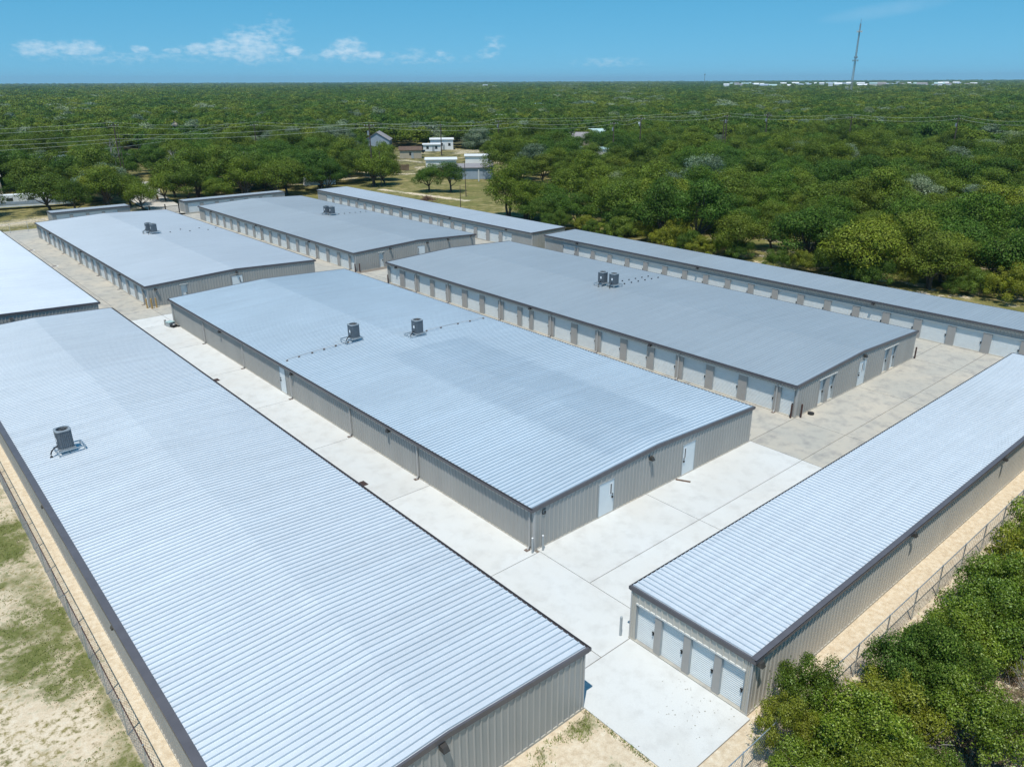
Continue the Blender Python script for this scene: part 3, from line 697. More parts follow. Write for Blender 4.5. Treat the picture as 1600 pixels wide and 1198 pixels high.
pipe_run('D', [dp(13.9, 102.6), dp(16.2, 104.6), dp(16.9, 102.2), dp(19.2, 104.4), dp(19.8, 102.0), dp(21.6, 103.4)], 'scattered support blocks on the light grey far left roof', 'insul', False)

# ------------------------------------------------------------------ bollards, grates, small things in the yard
def bollard(x, y, h, r, mat, label, cap=None, z=0):
    m = MB(); m.cyl((0, 0), r, -.02, h, 12); m.cyl((0, 0), r, h, h+.03, 12, 1, r*.55)
    o = m.build('bollard', [mat, cap or mat], None, (x, y, z)); tag(o, label, 'bollard', 'corner guard bollards'); return o
bollard(-.22, -.12, 1.0, .06, 'frame', 'grey bollard with white cap left of the corner below the letter G', 'label')
bollard(.42, -.32, 1.0, .06, 'frame', 'grey bollard with white cap right of the corner below the letter G', 'label')
bollard(22.30, .25, 1.1, .07, 'frame', 'grey post at the right end corner of the pale blue roofed building')
bollard(28.45, .25, 1.15, .075, 'rust', 'left rusty brown bollard at the near corner of the grey-roofed building')
bollard(29.15, -.25, 1.15, .075, 'rust', 'right rusty brown bollard at the near corner of the grey-roofed building')
bollard(50.65, -.15, 1.15, .075, 'rust', 'rusty brown bollard at the right end of the grey-roofed building')
bollard(28.42, 60.55, 1.15, .075, 'rust', 'rusty bollard at the far left corner of the grey-roofed building', z=-.03)
bollard(29.1, 70.5, 1.2, .08, 'rust', 'left rust red bollard at the corner of the distant building', z=-.35)
bollard(29.75, 70.3, 1.2, .08, 'rust', 'right rust red bollard at the corner of the distant building', z=-.35)
bollard(-.35, 69.3, 1.2, .09, 'yellow', 'leftmost worn yellow bollard at the far left building corner')
bollard(.05, 68.75, 1.25, .10, 'yellow', 'middle worn yellow bollard at the far left building corner')
bollard(.62, 68.85, 1.2, .09, 'yellow', 'rightmost worn yellow bollard at the far left building corner')
bollard(-1.75, -8.25, 1.1, .065, 'frame', 'grey post beside the left corner of the front right row')
def grate(x, y, sz, label, ring=False, mat='rust'):
    b = empty('drain_grate', (x, y, gz(x, y)), 0, label, 'drain', 'yard drains')
    m = MB()
    if ring: m.cyl((0, 0), .62, -.02, .012, 24); m.build('concrete_collar', 'new', b); m = MB(); m.cyl((0, 0), .36, .012, .03, 20); m.build('cover', 'rust', b); return
    m.box(-sz, sz, -sz, sz, -.05, .004); m.build('pit', 'dark', b)
    m = MB(); m.box(-sz, sz, -sz, -sz+.05, .004, .02); m.box(-sz, sz, sz-.05, sz, .004, .02); m.box(-sz, -sz+.05, -sz+.05, sz-.05, .004, .02); m.box(sz-.05, sz, -sz+.05, sz-.05, .004, .02); m.build('grate_frame', 'rust', b)
    bar = MB().box(-.018, .018, -sz+.05, sz-.05, .004, .018).mesh('bar', 'rust')
    for k in range(7): put('bar', bar, b, (-sz+.13+(2*sz-.26)*k/6, 0, 0))
grate(-3.45, 13.6, .34, 'square rusty drain grate in the white lane between the near roofs, nearer one')
grate(-3.45, 39.7, .34, 'square rusty drain grate in the white lane, farther one near the man door')
grate(-3.5, 102.8, .3, 'round manhole in pale collar in the far left lane, nearer one', True)
grate(-3.6, 118.6, .3, 'round manhole in pale collar in the far left lane, farther one', True)
# discarded bin and pallet pile by the far corner of G
b = empty('junk_pile', (-.55, 59.3, 0), .3, 'small junk pile with a lid at the far left corner of pale blue roofed building', 'junk pile')
MB().box(-.45, .35, -.45, .30, .05, .34).build('black_crate', 'rubber', b); MB().box(-.5, .45, .35, 1.35, 0, .62).build('crate', 'frame', b); MB().box(-.55, .5, .30, 1.42, .62, .68).build('lid', 'teal', b)
b.scale = (.72, .72, .8); MB().box(-.15, .1, -.2, .1, .34, .40).build('white_pad', 'label', b); MB().cyl((-.15, 1.9), .16, 0, .8, 10).build('post', 'pillar', b)
MB().cyl((.6, -.5), .28, 0, .12, 16).build('tyre', 'rubber', b)
b = MB(); b.cyl((0, 0), .26, 0, .14, 18); o = b.build('black_tub', 'rubber', None, (30.4, -.45, 0)); tag(o, 'small round black rubber tub on concrete beside the rusty bollards', 'tub')
m = MB(); m.box(-.5, .5, -.07, .07, .0, .05); m.box(-.12, .0, -.09, -.06, .05, .09); o = m.build('wood_plank', 'woodf', None, (13.35, -.55, 0), (0, 0, rad(-62))); tag(o, 'short brown board lying by the right white door of pale blue roofed building', 'plank')
# leaf debris on the front pad
m = MB()
for k in range(64):
    x = -1.9-abs(R_.gauss(0, .9)); y = -13.4+R_.gauss(0, 1.2)
    if k > 44: x = -4.2+R_.gauss(0, .9); y = -13.6+R_.gauss(0, .9)
    if not (-6.4 < x < -1.7 and -15.4 < y < -9): continue
    s_ = R_.uniform(.012, .032); a = R_.uniform(0, 6.3); c, d = math.cos(a)*s_, math.sin(a)*s_
    m.add([(x-c, y-d, .006), (x+d, y-c, .010), (x+c, y+d, .012), (x-d, y+c, .02)], [(0, 1, 2, 3)])
o = m.build('fallen_leaves', vary('dry_leaf', (.13, .11, .05), .8, 0, .3, 8)); tag(o, 'scattered dry leaves on the pale front pad', 'leaf litter', kind='stuff')

# ------------------------------------------------------------------ chain-link fences
def chain_fence(p0, p1, h, label, step=.26, wire=.003, posts=3.05, railmat='steel', postmat='steel', sag=0):
    p0 = Vector(p0); p1 = Vector(p1); Ls = (p1-p0).length; ang = math.atan2(p1.y-p0.y, p1.x-p0.x)
    b = empty('chain_link_fence', p0, ang, label, 'fence')
    pm = MB().cyl((0, 0), .035, 0, h+.04, 8).mesh('post', postmat)
    n = int(Ls/posts)
    for k in range(n+1): put('post', pm, b, (k*posts, 0, 0))
    m = MB(); m.tube([(0, 0, h), (Ls, 0, h)], .024, 6); m.build('top_rail', railmat, b)
    m = MB()
    k = -h
    def seg(a, c):
        if a[0] > c[0]: a, c = c, a
        d = wire; m.add([(a[0], -.01, a[1]-d), (c[0], -.01, c[1]-d), (c[0], -.01, c[1]+d), (a[0], -.01, a[1]+d), (a[0], .0, a[1]), (c[0], .0, c[1])], [(0, 1, 2, 3), (0, 4, 5, 1), (3, 2, 5, 4)])
    while k < Ls:
        a, c = max(k, 0), min(k+h, Ls)
        if c > a:
            seg((a, a-k), (c, c-k)); seg((a, h-(a-k)), (c, h-(c-k)))
        k += step
    m.build('chain_mesh', 'chain', b)
    return b
chain_fence((-22.0, -14, 0), (-22.0, 62, 0), 1.8, 'chain-link fence with brown top rail along the left wall of the nearest building', railmat='rust', postmat='steel')
chain_fence((-8, -17.15, 0), (45, -17.15, 0), 1.8, 'grey chain-link fence between the front right row and the shrubs')
chain_fence((-30, 133.5, 0), (3, 140, 0), 1.7, 'distant chain-link fence left of the small blue-grey shed', step=.5, wire=.008)

# ------------------------------------------------------------------ foliage templates
def leaf_crown(seed, r, h, nl, nq, q, zc, lob=(.30, .46), flat=.62, inner=.0):
    """crown: leaf-sized faces in the shells of many lobes"""
    R = random.Random(seed); lobes = []
    for i in range(nl):
        a = i*2.399+R.uniform(-.4, .4); t = math.sqrt((i+.5)/nl)*.80
        x, y = math.cos(a)*t*r, math.sin(a)*t*r
        z = zc-.12*h*t*t+h*(.52*(1-t*t)**.8)*R.uniform(.55, 1.2)+R.uniform(-.16, .10)*h
        lr = r*R.uniform(*lob)*(1.05-.25*t); lobes.append((x, y, z, lr))
    tot = sum(l[3]**2 for l in lobes); vs = []; fs = []; ns = []
    for (x, y, z, lr) in lobes:
        for k in range(int(nq*lr*lr/tot)):
            d = Vector((R.gauss(0, 1), R.gauss(0, 1), R.gauss(.25, 1))).normalized()
            rr = lr*(R.uniform(.55, 1.08) if R.random() < .8 else R.uniform(.95, 1.28))
            p = Vector((x+d.x*rr, y+d.y*rr, z+d.z*rr*flat))
            nrm = (d*R.uniform(.4, 1.1)+Vector((R.uniform(-.8, .8), R.uniform(-.8, .8), R.uniform(-.2, .9)))).normalized()
            a = nrm.cross(Vector((R.uniform(-1, 1), R.uniform(-1, 1), R.uniform(-1, 1)))).normalized(); b = nrm.cross(a)
            s = q*R.uniform(.55, 1.3); k0 = len(vs)
            vs += [p-a*s*.5, p+b*s*.33+nrm*s*.08, p+a*s*.5, p-b*s*.33+nrm*s*.08]; fs.append((k0, k0+1, k0+2, k0+3))
            sn = (d*.9+nrm*.6+Vector((0, 0, .25))).normalized(); ns += [sn]*4
            if (vs[k0+1]-vs[k0]).cross(vs[k0+2]-vs[k0+1]).dot(sn) < 0: fs[-1] = fs[-1][::-1]
    return vs, fs, lobes, ns
CROWNS = {}; KEEP = []
def crown_mesh(name, data, mat):
    key = id(data[0])
    if key in CROWNS: me = CROWNS[key].copy(); me.materials.clear()
    else:
        me = bpy.data.meshes.new(name); me.from_pydata([tuple(v) for v in data[0]], [], data[1])
        me.polygons.foreach_set('use_smooth', [True]*len(me.polygons))
        if len(data) > 3: me.normals_split_custom_set_from_vertices([tuple(n_) for n_ in data[3]])
        CROWNS[key] = me; KEEP.append(data)
    me.materials.append(mat); return me
def trunk_mesh(seed, lobes, zc, r0, mat, stems=1):
    R = random.Random(seed+99); m = MB()
    ls = sorted(lobes, key=lambda l: -l[3])[:9]
    for s in range(stems):
        bx = R.uniform(-.25, .25)*(stems-1); by = R.uniform(-.25, .25)*(stems-1); lean = Vector((R.uniform(-.5, .5), R.uniform(-.5, .5), 0))
        fork = Vector((bx, by, 0))+lean+Vector((0, 0, zc*.48))
        m.tube([(bx, by, -.3), (bx+lean.x*.3, by+lean.y*.3, zc*.22), fork], r0, 8, 0, r0*.72)
        for (x, y, z, lr) in ls[s::stems]:
            e = Vector((x, y, z)); mid = fork.lerp(e, .5)+Vector((R.uniform(-.4, .4), R.uniform(-.4, .4), -.15*zc*R.random()))
            m.tube([fork-Vector((0, 0, .1)), mid, e], r0*.45, 6, 0, r0*.12)
            for _ in range(2):
                e2 = e+Vector((R.uniform(-1, 1), R.uniform(-1, 1), R.uniform(.1, .8)))*lr*.9; m.tube([mid.lerp(e, .6), e2], r0*.16, 4, 0, r0*.04)
    return m.mesh('trunk', mat)
OAK = []
for i in range(6):
    zc = [2.9, 3.3, 3.1, 3.6, 2.8, 3.2][i]; dat = leaf_crown(10+i, 4.2, [6.2, 7.0, 5.6, 7.2, 6.0, 6.6][i], [22, 26, 30, 24, 28, 20][i], 14000, .225, zc)
    OAK.append(({k: crown_mesh('crown', dat, m) for k, m in LEAF.items()}, trunk_mesh(i, dat[2], zc, .26, 'bark', 1+i % 2), dat))
FAR = []
for i in range(4):
    dat = leaf_crown(50+i, 4.2, 6.4, 20, 3000, .52, 3.2); FAR.append({k: crown_mesh('far_crown', dat, m) for k, m in LEAF.items()})
CL = []
for i in range(3):   # canopy patches for the far wood: many low lobes
    dat = leaf_crown(80+i, 16, 6.4, 46, 7000, 1.15, 4.2, (.12, .25), .5); CL.append({k: crown_mesh('canopy_patch', dat, m) for k, m in LEAF.items()})

def oak(x, y, sc, kind, label, group=None, shape=None, hs_=1.0, name='oak_tree'):
    s = R_.randrange(6) if shape is None else shape; C_, T_, _ = OAK[s]
    b = empty(name, (x, y, gz(x, y)), R_.uniform(0, 6.28), label, 'tree', group); b.scale = (sc, sc, sc*hs_)
    put('crown', C_[kind], b); put('trunk', T_, b); return b
# trees of the field and entrance that stand apart
NAMED = [
 (85.9, 157.8, 1.25, 'olive', 'oak with curved forked trunk in the field left of the twin oaks, pole beside it', 0, 1.05),
 (89.7, 158.8, 1.0, 'yellow-green', 'yellow-green tree right behind the forked field oak', 2, 1.0),
 (90.0, 138.2, .98, 'dark green', 'left of the two dark rounded oaks standing together in the open field', 0, 1.0),
 (94.0, 134.2, .92, 'dark green', 'right of the two dark rounded oaks standing together in the open field', 1, 1.0),
 (79.2, 94.5, 1.15, 'olive', 'oak at the right edge of the field, closest to the long thin pale row', 3, 1.1),
 (78.8, 54.2, 1.12, 'dark green', 'left dark oak of the pair with trunks showing behind the thin grey row', 3, 1.1),
 (78.2, 46.0, 1.25, 'dark green', 'right dark oak of the pair with trunks showing behind the thin grey row', 1, 1.1),
 (24.2, 152.5, .85, 'olive', 'small slanting oak at the right end of the blue-grey shed', 4, 1.0),
 (19.0, 158.0, 1.15, 'olive', 'olive oak behind the right part of the blue-grey shed', 1, .95),
 (8.2, 160.5, 1.35, 'olive', 'broad olive oak behind the left part of the blue-grey shed', 2, .9),
 (-3.5, 165.0, 1.1, 'dark green', 'dark oak at the far left edge by the tan wall', 0, 1.0),
 (32.5, 163.0, 1.0, 'olive', 'oak beside the entrance drive, left of the gate', 0, 1.0),
 (41.0, 166.0, 1.45, 'olive', 'wide olive oak behind the entrance row, left one', 3, .95),
 (51.5, 163.0, 1.5, 'olive', 'wide olive oak behind the entrance row, middle one', 5, .95),
 (60.5, 158.0, 1.4, 'olive', 'wide olive oak behind the entrance row, right one', 2, .95),
 (69.5, 157.5, 1.25, 'dark green', 'dark oak shading the white trailer behind the long thin pale row', 1, 1.0),
 (46.0, 178.0, 1.3, 'yellow-green', 'yellow-green oak rising behind the entrance row oaks', 4, 1.05),
]
for (x, y, sc, k, lab, sh, hh) in NAMED: oak(x, y, sc, k, lab, None, sh, hh)

# open places that stay free of wood
def in_view(x, y, m=.0):
    dx, dy = x-CAM.x, y-CAM.y; a = math.atan2(dy, dx)-YAW; return abs(a) < rad(41)+m
CLEAR = [(57, 76, -60, 135), (57, 114, 92, 152), (76, 103, 120, 166), (98, 119, 138, 158), (-40, 64, -60, 152), (-20, 2, 150, 176), (24, 33, 150, 185), (140, 162, 226, 262), (112, 156, 165, 232), (150, 182, 215, 250), (214, 234, 195, 228), (100, 110, 150, 185), (32, 45, 176, 214), (-22, 9, 150, 192)]
SIGHT = [(145.5, 187.5, 8.5, 42), (171.5, 197.5, 3.5, 22), (267, 231, 5, 18), (140, 221, 5, 25), (281, 173, 3, 10), (286, 343, 3, 12), (151, 261, 6, 45), (224, 217, 6, 40), (244, 225, 5, 16), (192, 178, 6, 26), (25.5, 249, 6, 42), (-1, 196, 7, 50), (62, 292, 5, 60), (165, 160, 2.5, 22), (169, 244, 12.5, 90), (128, 186, 8, 30), (95, 560, 16, 22), (150, 560, 16, 22)]
POLESPOT = [(38, 216), (155.1, 222.3), (192, 232), (198, 160), (181, 157.5), (111, 318), (98.5, 262), (219, 139.5), (236, 150), (249, 141), (253, 110), (262, 78), (263, 54)]
def free(x, y):
    for (tx, ty, w, l_) in SIGHT:
        dx, dy = CAM.x-tx, CAM.y-ty; q = math.hypot(dx, dy); dx /= q; dy /= q; al = (x-tx)*dx+(y-ty)*dy; la = abs(-(x-tx)*dy+(y-ty)*dx)
        if -7 < al < l_ and la < w: return True
    for (a, b_, c, d) in CLEAR:
        if a <= x <= b_ and c <= y <= d: return True
    if 56 < x < 68 and 270 < y < 318: return True
    if x < 82 and y < 30 and x+.12*y < 79+3*math.sin(y*.3): return True
    for (px_, py_) in POLESPOT:
        dx, dy = CAM.x-px_, CAM.y-py_; q = math.hypot(dx, dy); dx /= q; dy /= q; al = (x-px_)*dx+(y-py_)*dy; la = abs(-(x-px_)*dy+(y-py_)*dx)
        if -3 < al < 34 and la < 3.2: return True
    for n_ in NAMED:
        if (x-n_[0])**2+(y-n_[1])**2 < 26: return True
    return False
cands = []
sp_ = 6.1
for i in range(-10, 190):
    for j in range(-14, 190):
        x = i*sp_+R_.uniform(-2.4, 2.4); y = j*sp_+R_.uniform(-2.4, 2.4)
        d = math.hypot(x-CAM.x, y-CAM.y)
        if d > 640 or d < 60 or not in_view(x, y) or free(x, y): continue
        if y < 12 and x < 64: continue
        if R_.random() < .10: continue
        cands.append((d, x, y))
cands.sort()
def pick_kind(x, y, s=.022):
    v = nzv(x, y, s, 5)*.7+nzv(x, y, s*3, 8)*.3+R_.uniform(-.15, .15)
    return 'dark green' if v < .46 else ('olive' if v < .60 else ('yellow-green' if v < .68 else ('grey-green' if v < .74 else 'olive')))
nind = 270
for (d, x, y) in cands[:nind]:
    k = pick_kind(x, y)
    where = 'of the wood behind long grey row' if y < 62 and x < 110 else ('of the wood right of the field' if y < 120 else ('around the houses past the field' if x > 66 else 'past the entrance at far left'))
    sc = R_.uniform(.74, 1.34); size = 'smaller' if sc < .92 else ('broad' if sc > 1.12 else 'middle-sized')
    rank = 'along the near edge' if (x < 84 and y < 95) or (y < 172 and x < 66) else ('a few trees in' if d < 165 else 'deeper in')
    oak(x, y, sc, k, '%s %s oak %s, %s' % (size, k, where, rank), 'oaks of the dense wood', None, R_.uniform(.82, 1.08))
SCRUB = []
for k in range(30):
    y = 2+k*2.7+R_.uniform(-.8, .8); x = 74.5+R_.uniform(0, 5.5)+(4 if y < 14 else 0)
    if abs(y-33) < 3: continue
    SCRUB.append((x, y))
# the rest of the wood as one mass on points
def points_obj(name, pts, templ_cols, label):
    me = bpy.data.meshes.new(name); me.from_pydata([p[0] for p in pts], [], [])
    for an, ix in (('sc', 1), ('rot', 2), ('idx', 3)):
        a = me.attributes.new(an, 'FLOAT', 'POINT'); a.data.foreach_set('value', [p[ix] for p in pts])
    o = bpy.data.objects.new(name, me); COL.objects.link(o); tag(o, label, 'woodland', kind='stuff')
    coll = bpy.data.collections.new(name+'_templates')
    for q_, t_ in enumerate(templ_cols): to = bpy.data.objects.new('template_%02d' % q_, t_); coll.objects.link(to)
    g = bpy.data.node_groups.new(name+'_scatter', 'GeometryNodeTree')
    g.interface.new_socket('Geometry', in_out='INPUT', socket_type='NodeSocketGeometry'); g.interface.new_socket('Geometry', in_out='OUTPUT', socket_type='NodeSocketGeometry')
    gn = g.nodes; gl = g.links; gi = gn.new('NodeGroupInput'); go = gn.new('NodeGroupOutput')
    mp = gn.new('GeometryNodeMeshToPoints'); iop = gn.new('GeometryNodeInstanceOnPoints'); ci = gn.new('GeometryNodeCollectionInfo')
    ci.inputs['Collection'].default_value = coll; ci.inputs['Separate Children'].default_value = True; ci.inputs['Reset Children'].default_value = True
    iop.inputs['Pick Instance'].default_value = True
    na = gn.new('GeometryNodeInputNamedAttribute'); na.data_type = 'FLOAT'; na.inputs['Name'].default_value = 'sc'
    nr = gn.new('GeometryNodeInputNamedAttribute'); nr.data_type = 'FLOAT'; nr.inputs['Name'].default_value = 'rot'
    cx = gn.new('ShaderNodeCombineXYZ'); gl.new(nr.outputs[0], cx.inputs[2])
    ri = gn.new('GeometryNodeInputNamedAttribute'); ri.data_type = 'FLOAT'; ri.inputs['Name'].default_value = 'idx'
    ro = [ri.outputs[0]]
    gl.new(gi.outputs[0], mp.inputs[0]); gl.new(mp.outputs[0], iop.inputs['Points']); gl.new(ci.outputs[0], iop.inputs['Instance'])
    gl.new(ro[0], iop.inputs['Instance Index']); gl.new(cx.outputs[0], iop.inputs['Rotation']); gl.new(na.outputs[0], iop.inputs['Scale']); gl.new(iop.outputs[0], go.inputs[0])
    md = o.modifiers.new('scatter', 'NODES'); md.node_group = g
    return o
KM = ['dark green', 'olive', 'dark green', 'olive', 'yellow-green', 'dark green', 'olive', 'grey-green', 'dark green', 'olive']
def pick_idx(x, y, s=.022):
    k = pick_kind(x, y, s); return float(R_.choice([i for i, q in enumerate(KM) if q == k]))
mids = [((x, y, gz(x, y)), R_.uniform(.66, 1.42), R_.uniform(0, 6.28), pick_idx(x, y)) for (d, x, y) in cands[nind:]]
near_m = [p for p in mids if math.hypot(p[0][0]-CAM.x, p[0][1]-CAM.y) < 330]; far_m = [p for p in mids if math.hypot(p[0][0]-CAM.x, p[0][1]-CAM.y) >= 330]
points_obj('oak_wood', near_m, [OAK[i % 6][0][k] for i, k in enumerate(KM)], 'green and olive crowns of the oak wood past the nearest trees')
points_obj('farther_oak_wood', far_m, [FAR[i % 4][k] for i, k in enumerate(KM)], 'crowns of the oak wood in the middle distance')
cp_ = []; dd = 600.0
while dd < 11000:
    st = 15*(dd/600)**.62; w = dd*rad(84); n = max(4, int(w/st))
    for k in range(n):
        a = YAW-rad(42)+rad(84)*(k+R_.uniform(.1, .9))/n; q = dd+R_.uniform(-.5, .5)*st
        x, y = CAM.x+math.cos(a)*q, CAM.y+math.sin(a)*q
        v = nzv(x, y, .004, 2)
        s_ = (st/15)*R_.uniform(.62, .95)
        cp_.append(((x, y, 0 if s_ < 1.2 else -(s_-1.0)*5.2*R_.uniform(.9, 1.08)), s_, R_.uniform(0, 6.28), pick_idx(x, y, .022*600/dd)))
    dd += st*.85
points_obj('distant_woodland', cp_, [CL[i % 3][k] for i, k in enumerate(KM)], 'unbroken distant woodland reaching the flat horizon')

# ------------------------------------------------------------------ shrubs beside the front right row
BUSH = []
for i in range(4):
    dat = leaf_crown(200+i, 2.3, 3.7, [26, 30, 24, 28][i], 20000, .088, .95, (.11, .29), 1.0)
    R = random.Random(i); vs, fs, ns = dat[0], dat[1], dat[3]
    for k in range(170):   # upright leafy shoots break the outline
        a = R.uniform(0, 6.28); t_ = math.sqrt(R.random())*2.0; bx, by = math.cos(a)*t_, math.sin(a)*t_; z0_ = 1.9-.20*t_*t_+R.uniform(-.5, .4); hh = R.uniform(.3, 1.15); lx, ly = R.uniform(-.3, .3), R.uniform(-.3, .3)
        for q in range(16):
            u = q/16; p = Vector((bx+lx*u+R.uniform(-.1, .1), by+ly*u+R.uniform(-.1, .1), z0_+hh*u)); n_ = Vector((R.uniform(-1, 1), R.uniform(-1, 1), R.uniform(0, 1))).normalized(); aa = n_.cross(Vector((.3, .5, 1))).normalized(); bb = n_.cross(aa); s = .105*R.uniform(.6, 1.1); k0 = len(vs); ns += [(n_+Vector((0, 0, .5))).normalized()]*4
            vs += [p-aa*s*.5, p+bb*s*.3, p+aa*s*.5, p-bb*s*.3]; fs.append((k0, k0+1, k0+2, k0+3))
            if (vs[k0+1]-vs[k0]).cross(vs[k0+2]-vs[k0+1]).dot(ns[-1]) < 0: fs[-1] = fs[-1][::-1]
    BUSH.append(([crown_mesh('crown', dat, q_) for q_ in (BUSHM, BUSHY, BUSHD)], trunk_mesh(300+i, dat[2], 1.1, .07, 'bark', 3)))
SH = [(3.6, -22.6, 1.0, 1.1, 'green shrub at the bottom of the view left of the pale rubble'), (-4.6, -20.6, .8, .8, 'lowest small shrub at the bottom left of the thicket'), (-2.2, -17.3, .62, 1.35, 'thin leafy shrub leaning over the near corner of the pad by the end doors'), (-.2, -17.0, .70, 1.5, 'tall shrub tight against the row corner and the fence'),
 (-3.2, -19.3, .9, .8, 'low shrub at the very front below the corner shrub'), (-.8, -19.6, 1.1, .95, 'bushy green shrub in the front middle of the thicket'),
 (2.0, -18.9, 1.05, .8, 'low yellowish shrub by the second fence post'), (-2.2, -22.2, 1.1, .9, 'shrub at the bottom edge of the view'), (-.4, -21.7, .9, .9, 'shrub left of the dry brush clearing'),
 (4.4, -18.7, 1.0, 1.05, 'darker shrub by the third fence post'), (5.2, -20.3, .95, 1.25, 'darkest dense shrub left of the brush clearing'), (7.6, -19.2, 1.05, .95, 'green shrub by the fourth fence post'),
 (9.4, -20.6, .8, 1.0, 'green shrub just above the brush clearing'), (10.4, -19.6, 1.15, 1.0, 'round green shrub right of centre along the fence'), (12.2, -22.2, 1.1, .95, 'shrub at the right edge above the brush'),
 (13.6, -19.3, 1.1, 1.0, 'shrub midway along the fence behind the round one'), (14.2, -22.2, 1.2, 1.05, 'shrub at the right edge, second up'), (17.0, -19.9, 1.25, 1.0, 'shrub along the fence, fifth from its near end'),
 (20.2, -19.2, 1.1, 1.2, 'shrub with upright shoots poking over the fence'), (21.4, -22.0, 1.3, 1.0, 'shrub at the right edge, third up'), (24.2, -19.6, 1.2, 1.25, 'shrub poking over the far part of the fence'),
 (27.6, -20.2, 1.3, 1.15, 'shrub at the right edge near the far lamp'), (31.0, -19.6, 1.3, 1.3, 'tall shrub at the right edge, highest in view'), (35, -20, 1.3, 1.3, 'last shrub along the fence at the right edge'),
 (17.8, -23.6, 1.2, 1.0, 'shrub outside the row behind the others at right')]
for i, (x, y, sc, hz_, lab) in enumerate(SH):
    c_, t_ = BUSH[i % 4]; c_ = c_[2 if 'dark' in lab else (1 if 'yellow' in lab or i % 5 == 2 else 0)]; b = empty('shrub', (x, y-(.75 if y > -20 and x > 1 else 0), 0), R_.uniform(0, 6.28), lab, 'shrub', 'shrubs beside the fence'); b.scale = (sc, sc, sc*hz_)
    put('crown', c_, b); put('stems', t_, b)
# grey dead twigs standing in the thicket
for (x, y, n_, lab) in ((1.2, -20.6, 90, 'grey leafless twigs in the middle of the front thicket'), (9.0, -23.3, 120, 'grey dead branches on the brush clearing at bottom right'), (12.8, -21.0, 110, 'grey leafless branches among shrubs at the right edge'), (4.4, -22.4, 70, 'small bare brown bush at the left of the brush clearing')):
    m = MB()
    for k in range(n_):
        a = R_.uniform(0, 6.28); t_ = R_.uniform(0, 1.3); p = Vector((math.cos(a)*t_, math.sin(a)*t_, R_.uniform(.2, 1.5))); d = Vector((math.cos(a)*R_.uniform(.1, .8), math.sin(a)*R_.uniform(.1, .8), R_.uniform(.2, 1))).normalized()*R_.uniform(.4, 1.0)
        m.tube([p, p+d*.5+Vector((R_.uniform(-.1, .1), R_.uniform(-.1, .1), 0)), p+d], .016, 3, 0, .006)
    for k in range(7): a = k*.9; m.tube([(0, 0, -.05), (math.cos(a)*.5, math.sin(a)*.5, .7), (math.cos(a)*1.0, math.sin(a)*1.0, 1.6)], .035, 5, 0, .012)
    o = m.build('dead_shrub', 'deadbark', None, (x, y, 0)); tag(o, lab, 'dead shrub')
for (x, y) in SCRUB:
    k = R_.randrange(4); sc = R_.uniform(.8, 1.5); b = empty('shrub', (x, y, 0), R_.uniform(0, 6.28), None, 'shrub', 'scrub bushes under the wood edge'); b.scale = (sc, sc, sc*R_.uniform(.7, 1.1))
    q_ = R_.choice((0, 2, 2, 1)); put('crown', BUSH[k][0][q_], b)
    b['label'] = '%s %s scrub bush at the wood edge, %s part of the long grey row' % ('big' if sc > 1.25 else ('small' if sc < 1.0 else 'middling'), ('green', 'yellowish', 'dark')[q_], 'right' if y < 28 else ('middle' if y < 55 else 'left'))
# dry brush and grass tufts
def tufts(name, label, cat, spots, mats, hgt, n=5, wid=.012):
    m = MB()
    for (x, y) in spots:
        z = gz(x, y)-.06
        for k in range(n):
            a = R_.uniform(0, 6.28); l = R_.uniform(.4, 1)*hgt; le = R_.uniform(.2, .9)*l; bx, by = x+R_.uniform(-.1, .1), y+R_.uniform(-.1, .1); px, py = -math.sin(a)*wid, math.cos(a)*wid
            m.add([(bx-px, by-py, z), (bx+px, by+py, z), (bx+math.cos(a)*le, by+math.sin(a)*le, z+l)], [(0, 1, 2)])
    o = m.build(name, mats); tag(o, label, cat, kind='stuff')
sp1 = []
while len(sp1) < 15000:
    x = R_.uniform(-44, -22.1); y = R_.uniform(-24, 70); c_ = cover(x, y)
    if R_.random() < (c_[1]-.45)*2.5: sp1.append((x, y))
GR = vary('grass_blades', (.16, .19, .045), .7, 0, .35, 1.2, .3)
tufts('grass', 'short patchy grass on the sandy ground left of the fence', 'grass', sp1, GR, .10, 4, .02)
sp2 = []
while len(sp2) < 2600:
    x = R_.uniform(-20.5, -6.6); y = R_.uniform(-22, -10.6); c_ = cover(x, y)
    if R_.random() < (c_[1]-.40)*2: sp2.append((x, y))
for k in range(140): sp2.append((-6.55+R_.uniform(-.12, .05), R_.uniform(-16, -10.4)))
tufts('grass_patch', 'sparse green grass on the sand before the nearest building', 'grass', sp2, GR, .12, 4, .018)
BR = vary('dry_twigs', (.27, .19, .12), .85, 0, .35, 3, .3)
sp3 = [(R_.uniform(1.5, 14), R_.uniform(-26, -20.8)) for _ in range(2600)]+[(R_.uniform(-6, 40), R_.uniform(-18.6, -17.0)) for _ in range(500)]
tufts('dry_brush', 'tangled dry brown brush on the ground between the shrubs', 'brush', sp3, BR, .42, 5, .012)

